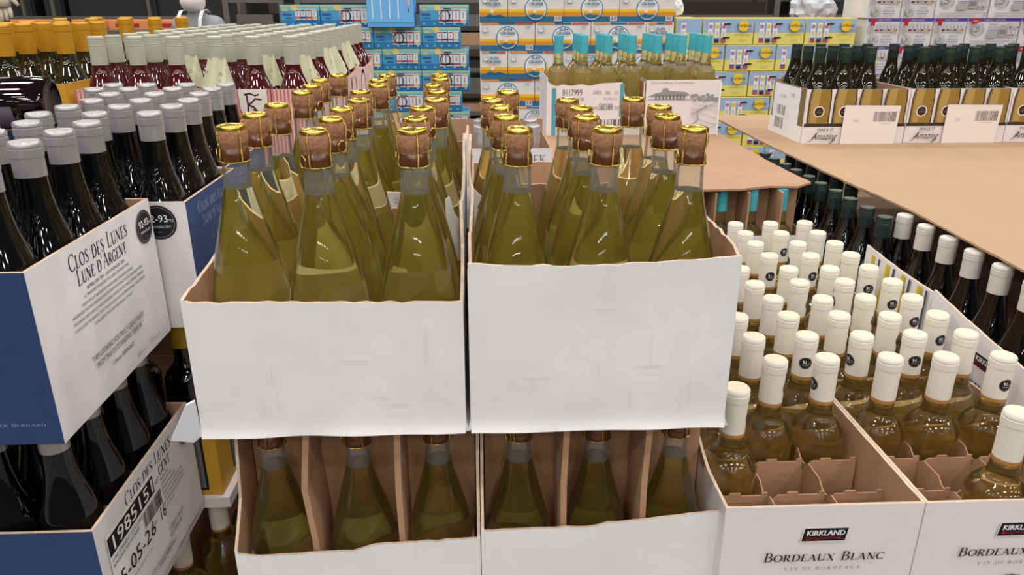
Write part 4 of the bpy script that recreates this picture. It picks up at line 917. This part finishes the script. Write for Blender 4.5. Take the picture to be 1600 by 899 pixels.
def claw(w, h, end, top=True):
    p = Print(.0012, .0006); g = P(136, 132, 138); cols = [P(196, 60, 50), P(60, 50, 120), P(210, 150, 60), P(120, 40, 60), P(220, 190, 60), P(190, 90, 60)]
    if top: p.rect(.002, h - .014, w - .002, h - .001, Pu); p.text('VARIETY 24PACK', w * .5, h - .0115, .008, PWHITE, width=w * .4)
    def emblem(x, y, r):
        p.ring(x, y, r * .96, r, g); p.disc(x, y, r * .72, P(196, 194, 198), n=20); p.line([(x - r * .5, y - r * .2), (x - r * .1, y - r * .35), (x + r * .3, y - r * .1), (x + r * .2, y + r * .3), (x - r * .1, y + r * .3), (x, y)], r * .16, g)
        for i, c in enumerate('WHITE CLAW'):
            a = R(205 - i * 26)
            if c != ' ':
                v, f, wd = sans(c); s = r * .34; p.add([(x + r * .84 * math.cos(a) + ((q[0] - wd / 2) * math.sin(a) + (q[1] - .35) * math.cos(a)) * s, y + r * .84 * math.sin(a) + (-(q[0] - wd / 2) * math.cos(a) + (q[1] - .35) * math.sin(a)) * s) for q in v], f, P(70, 68, 74))
    if not end:
        emblem(.058, h * .60, .040); p.text('THE ICONIC', .142, h * .76, .009, P(70, 68, 74), width=.045); p.text('HARD SELTZER', .142, h * .66, .009, P(70, 68, 74), width=.055); p.rect(.115, h * .58, .17, h * .60, P(70, 90, 150)); p.rect(.118, h * .3, .168, h * .55, LIGHTGREY)
        p.rect(.180, h * .36, .220, h * .78, LIGHTGREY); p.rect(.183, h * .44, .217, h * .6, g)
        for i in range(3):
            for j in range(2):
                x = .228 + i * .02; y = h * (.36 + .28 * j); p.rect(x, y, x + .014, y + .034, P(206, 204, 208)); p.rect(x + .002, y + .004, x + .012, y + .011, cols[i + j])
        p.rect(.02, h * .16, .25, h * .20, LIGHTGREY); p.rect(.02, h * .09, .22, h * .12, LIGHTGREY); p.bars(w - .04, .01, w - .014, .032, g, 12)
        if top: p.poly([(.008, h - .03), (.04, h - .024), (.062, h - .001), (.008, h - .001)], RED); p.text('NEW!', .03, h - .016, .007, PWHITE)
    else:
        for i in range(6): p.rect(.055 + i * .020, h * .52, .069 + i * .020, h * .84, P(206, 204, 208)); p.rect(.057 + i * .020, h * .55, .067 + i * .020, h * .62, cols[i])
        emblem(.040, h * .24, .028); p.text('THE ICONIC', .11, h * .34, .010, P(70, 68, 74), width=.05); p.text('HARD SELTZER', .11, h * .23, .010, P(70, 68, 74), width=.066); p.rect(.078, h * .16, .142, h * .18, P(70, 90, 150)); p.rect(.085, h * .10, .135, h * .12, LIGHTGREY)
        p.rect(.008, h * .5, .03, h * .7, LIGHTGREY); p.disc(.042, h * .58, .006, P(60, 60, 66), n=10)
        if top: p.poly([(.008, h - .04), (.02, h - .035), (.032, h - .04), (.034, h - .001), (.010, h - .001)], RED)
    return p.mesh('printed_front')
wb = mat('claw_white_board', (226, 222, 226), .5)
WF, WE, WF0 = claw(.30, .145, False), claw(.186, .145, True), claw(.30, .145, False, False); WFb, WEb = boxmesh(.30, .186, .145, wb), boxmesh(.186, .30, .145, wb)
for k in range(6):
    z = 1.412 - .1455 * k; x = 2.12 if k % 2 == 0 else 2.13; seq = ['EEFFEF', 'EEEFFF', 'EEFEFF'][k % 3]
    for n, ch in enumerate(seq):
        w = .186 if ch == 'E' else .30
        if x > 3.25: continue
        drink('seltzer_carton', f'white seltzer carton with purple band and round wave logo, {ORD[k].replace("front", "top")} layer, {ORD[n].replace("front", "first")} from left', x, 4.28 + random.uniform(-.006, .006), z, WEb if ch == 'E' else WFb, WE if ch == 'E' else (WF0 if k == 0 else WF), 'white seltzer cartons')
        x += w + .002
platform(2.12, 4.3, 3.4, 4.57, 1.412 - .1455 * 5 - .0005)
def bluebox(w, h, big):
    p = Print(.0012, .0006); p.rect(.002, .002, w - .002, h - .002, P(70, 156, 206)); p.rect(.002, .002, w - .002, h * .30, P(40, 124, 180)); p.rect(.002, h * .72, w - .002, h - .002, P(122, 186, 190)); p.rect(.002, h * .88, w - .002, h - .002, P(164, 200, 176))
    p.disc(w * .36, h * .86, .02, P(226, 202, 110), n=14); p.rect(.014, h * .70, .05, h * .84, P(176, 196, 140)); p.rect(.014, h * .52, .07, h * .60, P(40, 84, 150)); p.rect(.03, h * .38, .07, h * .42, P(40, 84, 150))
    n = 4; s = .030 if not big else .040; x0 = w - n * (s + .006) - .01; cc_ = [P(196, 70, 90), P(40, 70, 120), P(196, 60, 80), P(210, 180, 110)]
    for i in range(n):
        x = x0 + i * (s + .006); y0 = h * (.32 if not big else .18); y1 = h * .80
        p.rect(x, y0, x + s, y1, P(226, 224, 226)); p.rect(x + .002, y1 - .012, x + s - .002, y1 - .004, cc_[i]); p.rect(x, y0 + .008, x + s, y0 + .02, cc_[i]); p.rect(x + s * .4, y0 + .03, x + s * .6, y1 - .02, P(150, 150, 160))
    if big: p.ring(x0 + .04, h * .5, .030, .036, BLACK, n=14); p.rect(x0 + .03, h * .8, x0 + .08, h * .85, BLACK)
    for i in range(5): p.disc(.03 + i * (w - .06) / 4, h * .14, .008, P(110, 186, 226), n=8)
    return p.mesh('printed_front')
bb = mat('blue_drink_board', (86, 160, 200), .5)
BA, BB_ = bluebox(.248, .135, False), bluebox(.318, .135, True); BAb, BBb = boxmesh(.248, .18, .135, bb), boxmesh(.318, .25, .135, bb)
for k in range(7):
    z = 1.345 - .135 * k; x = [-1.255, -1.24, -1.26][k % 3]; seq = ['ABBBA', 'BABAA', 'BBABA'][k % 3]
    for n, ch in enumerate(seq):
        w = .248 if ch == 'A' else .318
        if k == 0 and ch == 'B' and n == 2: x += w; continue
        if x + w > .02: break
        drink('blue_drink_carton', f'sky blue drink carton with a row of cans, {ORD[k].replace("front", "top")} layer, {ORD[n].replace("front", "first")} from left', x, 5.2 + random.uniform(-.008, .008), z, BAb if ch == 'A' else BBb, BA if ch == 'A' else BB_, 'sky blue drink cartons')
        x += w
platform(-1.24, 5.22, -.05, 5.40, 1.345 - .135 * 6 - .0005)
ub = thing('upright_blue_carton', 'bright blue carton standing upright on the sky blue carton stack', 'carton', (-.70, 5.13, 1.3455))
obj('carton_body', boxmesh(.30, .22, .30, mat('bright_blue_board', (96, 170, 232), .5)), ub)
p = Print(.0012, .0006); p.rect(.004, .03, .296, .296, P(110, 182, 238))
for i in range(4): p.rect(.035 + i * .054, .05, .043 + i * .054, .296, P(216, 234, 246))
p.rect(.255, .13, .275, .17, PWHITE); p.bars(.257, .132, .273, .168, P(40, 80, 120), 8); p.rect(.262, .09, .27, .11, P(40, 80, 120)); p.put(ub, name='printed_front')
def lumps(name, label, loc, s, m, cat):
    b = bmesh.new(); bmesh.ops.create_icosphere(b, subdivisions=3, radius=1)
    for v in b.verts:
        n = v.co.normalized(); v.co = Vector((n.x * s[0], n.y * s[1], max(n.z, -.6) * s[2])) * (1 + .3 * noise.noise(n * 2.6))
    me = bpy.data.meshes.new(name); b.to_mesh(me); b.free(); me.materials.append(m)
    return obj(name, me, None, loc, label=label, cat=cat)
platform(1.9, 5.45, 2.9, 6.0, 1.38)
lumps('plastic_bundle', 'clear plastic wrapped bundle behind the lemonade cartons', (2.42, 5.7, 1.45), (.15, .12, .13), mat('plastic_wrap', (200, 206, 214), .25, var=.25, vscale=12, bump=.6, bscale=18), 'bundle')
lumps('crumpled_wrap', 'crumpled white wrap at the right end of the sun-striped cartons', (1.10, 4.40, 1.466), (.035, .05, .06), mat('white_wrap', (236, 236, 236), .4, bump=.6, bscale=30), 'plastic wrap')

# ------------------------------------------------------------------ worker behind the stacks
def skin_body():
    me = bpy.data.meshes.new('body')
    V = {'pelvis': (0, 0, .92, .15, .11), 'waist': (0, 0, 1.06, .135, .10), 'chest': (0, .01, 1.24, .155, .11), 'neckb': (0, .01, 1.40, .075, .065), 'neck': (0, -.005, 1.46, .055, .055),
         'shl': (-.16, .01, 1.345, .066, .06), 'ell': (-.235, .0, 1.09, .046, .046), 'wrl': (-.20, -.16, .93, .032, .032), 'shr': (.16, .01, 1.345, .066, .06), 'elr': (.235, .0, 1.09, .046, .046), 'wrr': (.20, -.16, .93, .032, .032),
         'hpl': (-.09, 0, .84, .085, .085), 'knl': (-.10, 0, .47, .058, .058), 'anl': (-.10, .02, .09, .042, .042), 'tol': (-.11, -.14, .035, .035, .03), 'hpr': (.09, 0, .84, .085, .085), 'knr': (.10, 0, .47, .058, .058), 'anr': (.10, .02, .09, .042, .042), 'tor': (.11, -.14, .035, .035, .03)}
    E_ = [('pelvis', 'waist'), ('waist', 'chest'), ('chest', 'neckb'), ('neckb', 'neck'), ('chest', 'shl'), ('shl', 'ell'), ('ell', 'wrl'), ('chest', 'shr'), ('shr', 'elr'), ('elr', 'wrr'), ('pelvis', 'hpl'), ('hpl', 'knl'), ('knl', 'anl'), ('anl', 'tol'), ('pelvis', 'hpr'), ('hpr', 'knr'), ('knr', 'anr'), ('anr', 'tor')]
    ks = list(V); me.from_pydata([V[k][:3] for k in ks], [(ks.index(a), ks.index(b)) for a, b in E_], [])
    return me, [V[k][3:] for k in ks]
wk = thing('person', 'worker in grey shirt and white apron straps behind the gold-capped bottles', 'person', (-2.06, 6.0, 0), (0, 0, R(-12)))
me, rad = skin_body(); me.materials.append(mat('grey_shirt', (150, 152, 156), .85, bump=.3, bscale=25))
bo = obj('body', me, wk); bo.modifiers.new('skin', 'SKIN').use_smooth_shade = True
for sv, r_ in zip(me.skin_vertices[0].data, rad): sv.radius = r_
me.skin_vertices[0].data[0].use_root = True
sd = bo.modifiers.new('sub', 'SUBSURF'); sd.levels = 2; sd.render_levels = 2
SKINM = mat('skin', (206, 160, 140), .6)
b = bmesh.new(); bmesh.ops.create_uvsphere(b, u_segments=24, v_segments=18, radius=1)
for v in b.verts:
    x, y, z = v.co; w = 1 - .22 * max(0, -z)
    nose = .028 * math.exp(-((x / .16) ** 2 + ((z + .12) / .22) ** 2)) if y < 0 else 0
    v.co = (x * .078 * w, y * .098 * w - nose, z * .118)
hm = bpy.data.meshes.new('head'); b.to_mesh(hm); b.free(); hm.materials.append(SKINM); hm.polygons.foreach_set('use_smooth', [True] * len(hm.polygons))
hd = obj('head', hm, wk, (0, -.02, 1.555))
b = bmesh.new(); bmesh.ops.create_uvsphere(b, u_segments=24, v_segments=14, radius=1)
for v in b.verts: v.co = (v.co.x * .083, v.co.y * .104 - .002, v.co.z * .075)
bn = bpy.data.meshes.new('beard_net'); b.to_mesh(bn); b.free(); bn.materials.append(mat('white_net', (226, 214, 210), .8)); bn.polygons.foreach_set('use_smooth', [True] * len(bn.polygons))
obj('beard_net', bn, hd, (0, -.006, -.060))
b = bmesh.new(); bmesh.ops.create_uvsphere(b, u_segments=24, v_segments=14, radius=1)
for v in b.verts: v.co = (v.co.x * .086, v.co.y * .108, max(v.co.z, -.2) * .09)
cp = bpy.data.meshes.new('hair_cap'); b.to_mesh(cp); b.free(); cp.materials.append(mat('white_net', (226, 214, 210))); cp.polygons.foreach_set('use_smooth', [True] * len(cp.polygons))
obj('hair_cap', cp, hd, (0, .01, .06))
for s in (-1, 1):
    obj('ear', MB().lathe([(0, -.028), (.012, -.018), (.016, .005), (.010, .024), (0, .028)], 10).mesh('ear', SKINM, True), hd, (s * .080, .012, -.01))
    obj('eye', MB().lathe([(0, -.009), (.008, -.004), (.009, 0), (.008, .004), (0, .009)], 10).mesh('eye', PWHITE, True), hd, (s * .030, -.086, .012))
    pts = [(s * .062, .085, 1.42), (s * .074, .03, 1.445), (s * .084, -.05, 1.435), (s * .088, -.10, 1.38), (s * .085, -.122, 1.28), (s * .08, -.128, 1.18)]
    v = []
    for q in pts: v += [(q[0] - .014, q[1] - .012, q[2]), (q[0] + .014, q[1] - .012, q[2])]
    obj('apron_strap', mesh_from('strap', v, [(2 * i, 2 * i + 1, 2 * i + 3, 2 * i + 2) for i in range(len(pts) - 1)], [PWHITE]), wk)
    hb = MB(); wx = s * .20
    hb.tube([(wx, -.15, .935), (wx, -.20, .905), (wx * .98, -.235, .885)], [.030, .040, .034], 8)
    for f_, (dx, L) in enumerate(((-.026, .055), (-.009, .066), (.009, .062), (.026, .048))): hb.tube([(wx + dx, -.232, .886), (wx + dx, -.232 - L * .6, .860), (wx + dx, -.232 - L * .8, .832)], [.0095, .009, .007], 6)
    hb.tube([(wx - s * .03, -.185, .905), (wx - s * .058, -.215, .890), (wx - s * .062, -.24, .872)], [.012, .0105, .008], 6)
    obj('hand', hb.mesh('hand', SKINM, True), wk)
ap = MB().prism([(-.10, .55), (.10, .55), (.16, .95), (.11, 1.2), (-.11, 1.2), (-.16, .95)], -.165, -.160).mesh('apron', PWHITE); obj('apron', ap, wk)

# ------------------------------------------------------------------ dark equipment, racks, gloves
def cabinet(x0, x1, y, h, label):
    r = thing('dark_cabinet', label, 'cabinet', (x0, y, 0)); w = x1 - x0
    obj('cabinet_body', MB().box(0, 0, 0, w, .8, h).mesh('body', DARKPANEL), r)
    n = max(1, round(w / .75))
    for k in range(n):
        d = obj('cabinet_door', MB().box(k * w / n + .02, -.03, .15, (k + 1) * w / n - .02, 0, h - .1).mesh('door', mat('dark_door', (44, 45, 46), .35, var=.15, vscale=2)), r)
        obj('door_handle', MB().box((k + 1) * w / n - .10, -.07, 1.0, (k + 1) * w / n - .07, -.03, 1.6).mesh('handle', STEEL), d)
    obj('base_plinth', MB().box(0, -.01, 0, w, 0, .12).mesh('plinth', DARKSTEEL), r)
cabinet(-6.2, -4.6, 8.6, 2.1, 'dark grey equipment cabinet at the far left'); cabinet(-4.5, -4.3, 8.6, 2.1, 'narrow brownish-grey cabinet section between the dark cabinets'); cabinet(-4.25, -2.4, 8.6, 2.1, 'dark grey equipment cabinet behind the worker')
def rack(x0, x1, y, h, n, label, d=.6, name='steel_rack', trays=True):
    r = thing(name, label, 'rack', (x0, y, 0)); w = x1 - x0
    for sx in (0, w - .05):
        for sy in (0, d - .05): obj('upright', MB().box(sx, sy, 0, sx + .05, sy + .05, h).mesh('upright', STEEL), r)
    for k in range(n):
        z = .25 + k * (h - .35) / (n - 1); obj('shelf', MB().box(.05, .01, z, w - .05, d - .01, z + .035).mesh('shelf', STEEL), r)
        if trays and k < n - 1:
            obj('tray', MB().box(.10, .04, z + .036, w - .12, d - .05, z + .036 + (.07 if k % 2 else .11)).mesh('tray', [DARKSTEEL, KRAFT, STEEL][k % 3]), r)
rack(-2.3, -1.75, 7.4, 2.0, 9, 'steel tray rack right of the worker'); rack(-1.65, -.75, 7.4, 2.0, 9, 'wide steel rack above the sky blue cartons'); rack(-.70, .25, 7.5, 2.0, 9, 'steel rack behind the gap between the carton stacks')
rack(1.75, 2.75, 7.2, 2.0, 10, 'steel rack behind the lemonade cartons'); rack(2.85, 4.1, 7.2, 2.0, 10, 'long steel rack behind the plastic bundle')
tb_ = thing('long_table', 'low steel table with a rail far behind the gold-capped bottles', 'table', (-4.4, 6.8, 0))
obj('table_top', MB().box(0, 0, 1.24, 2.0, .6, 1.27).mesh('top', STEEL), tb_); obj('guard_rail', MB().box(0, 0, 1.36, 2.0, .02, 1.385).mesh('rail', STEEL), tb_)
for x in (0, .5, 1.0, 1.5, 1.97):
    obj('rail_post', MB().box(x, 0, 1.27, x + .025, .02, 1.36).mesh('post', DARKSTEEL), tb_)
for x in (.02, 1.93):
    for y in (.02, .53): obj('leg', MB().box(x, y, 0, x + .05, y + .05, 1.24).mesh('leg', STEEL), tb_)
for k in range(5):
    t = thing('orange_package', f'orange labelled package on the long table, {ORD[k].replace("front", "first")} from left', 'package', (-4.3 + k * .38, 7.0, 1.2705), group='orange packages on the table')
    obj('package_body', boxmesh(.34, .25, .08, mat('orange_board', (226, 150, 96), .6)), t); obj('printed_band', MB().box(.06, -.001, .02, .26, .0, .05).mesh('band', RED), t)
ot = [(-1.95, 7.45), (-1.3, 7.45), (2.1, 7.25)]
def glove(loc, label, rot, m):
    r = thing('work_glove', label, 'glove', loc, (0, 0, rot)); mb = MB()
    mb.tube([(0, 0, .26), (0, 0, .16), (.005, 0, .10), (.01, 0, .05), (.012, 0, .0)], [.050, .045, .055, .062, .050], 12)
    for dx, L in ((-.035, .085), (-.008, .10), (.020, .095), (.044, .075)): mb.tube([(dx * .9, 0, .015), (dx * 1.2, -.01, -L * .5), (dx * 1.3, -.02, -L)], [.018, .017, .012], 8)
    mb.tube([(.05, 0, .10), (.09, -.01, .05), (.115, -.015, .01)], [.022, .019, .013], 8)
    obj('glove_shell', mb.mesh('glove', m, True), r); obj('cuff', MB().lathe([(.052, .24), (.056, .25), (.056, .30), (.052, .31)], 14).mesh('cuff', m, True), r)
GL = mat('cream_glove', (212, 200, 178), .8)
glove((-3.50, 6.1, 1.46), 'cream work glove hanging at the top left corner, front one of two', R(10), GL)
glove((-3.60, 6.2, 1.44), 'cream work glove hanging at the top left corner, rear one of two', R(-10), GL)
gs = thing('glove_stand', 'dark post holding the cream gloves at far left', 'stand', (-3.60, 6.24, 0)); obj('post', MB().box(-.02, .03, 0, .02, .07, 1.9).mesh('post', DARKSTEEL), gs); obj('hook_bar', MB().box(-.06, -.24, 1.75, .18, .03, 1.77).mesh('bar', DARKSTEEL), gs)
bpy.context.view_layer.update()
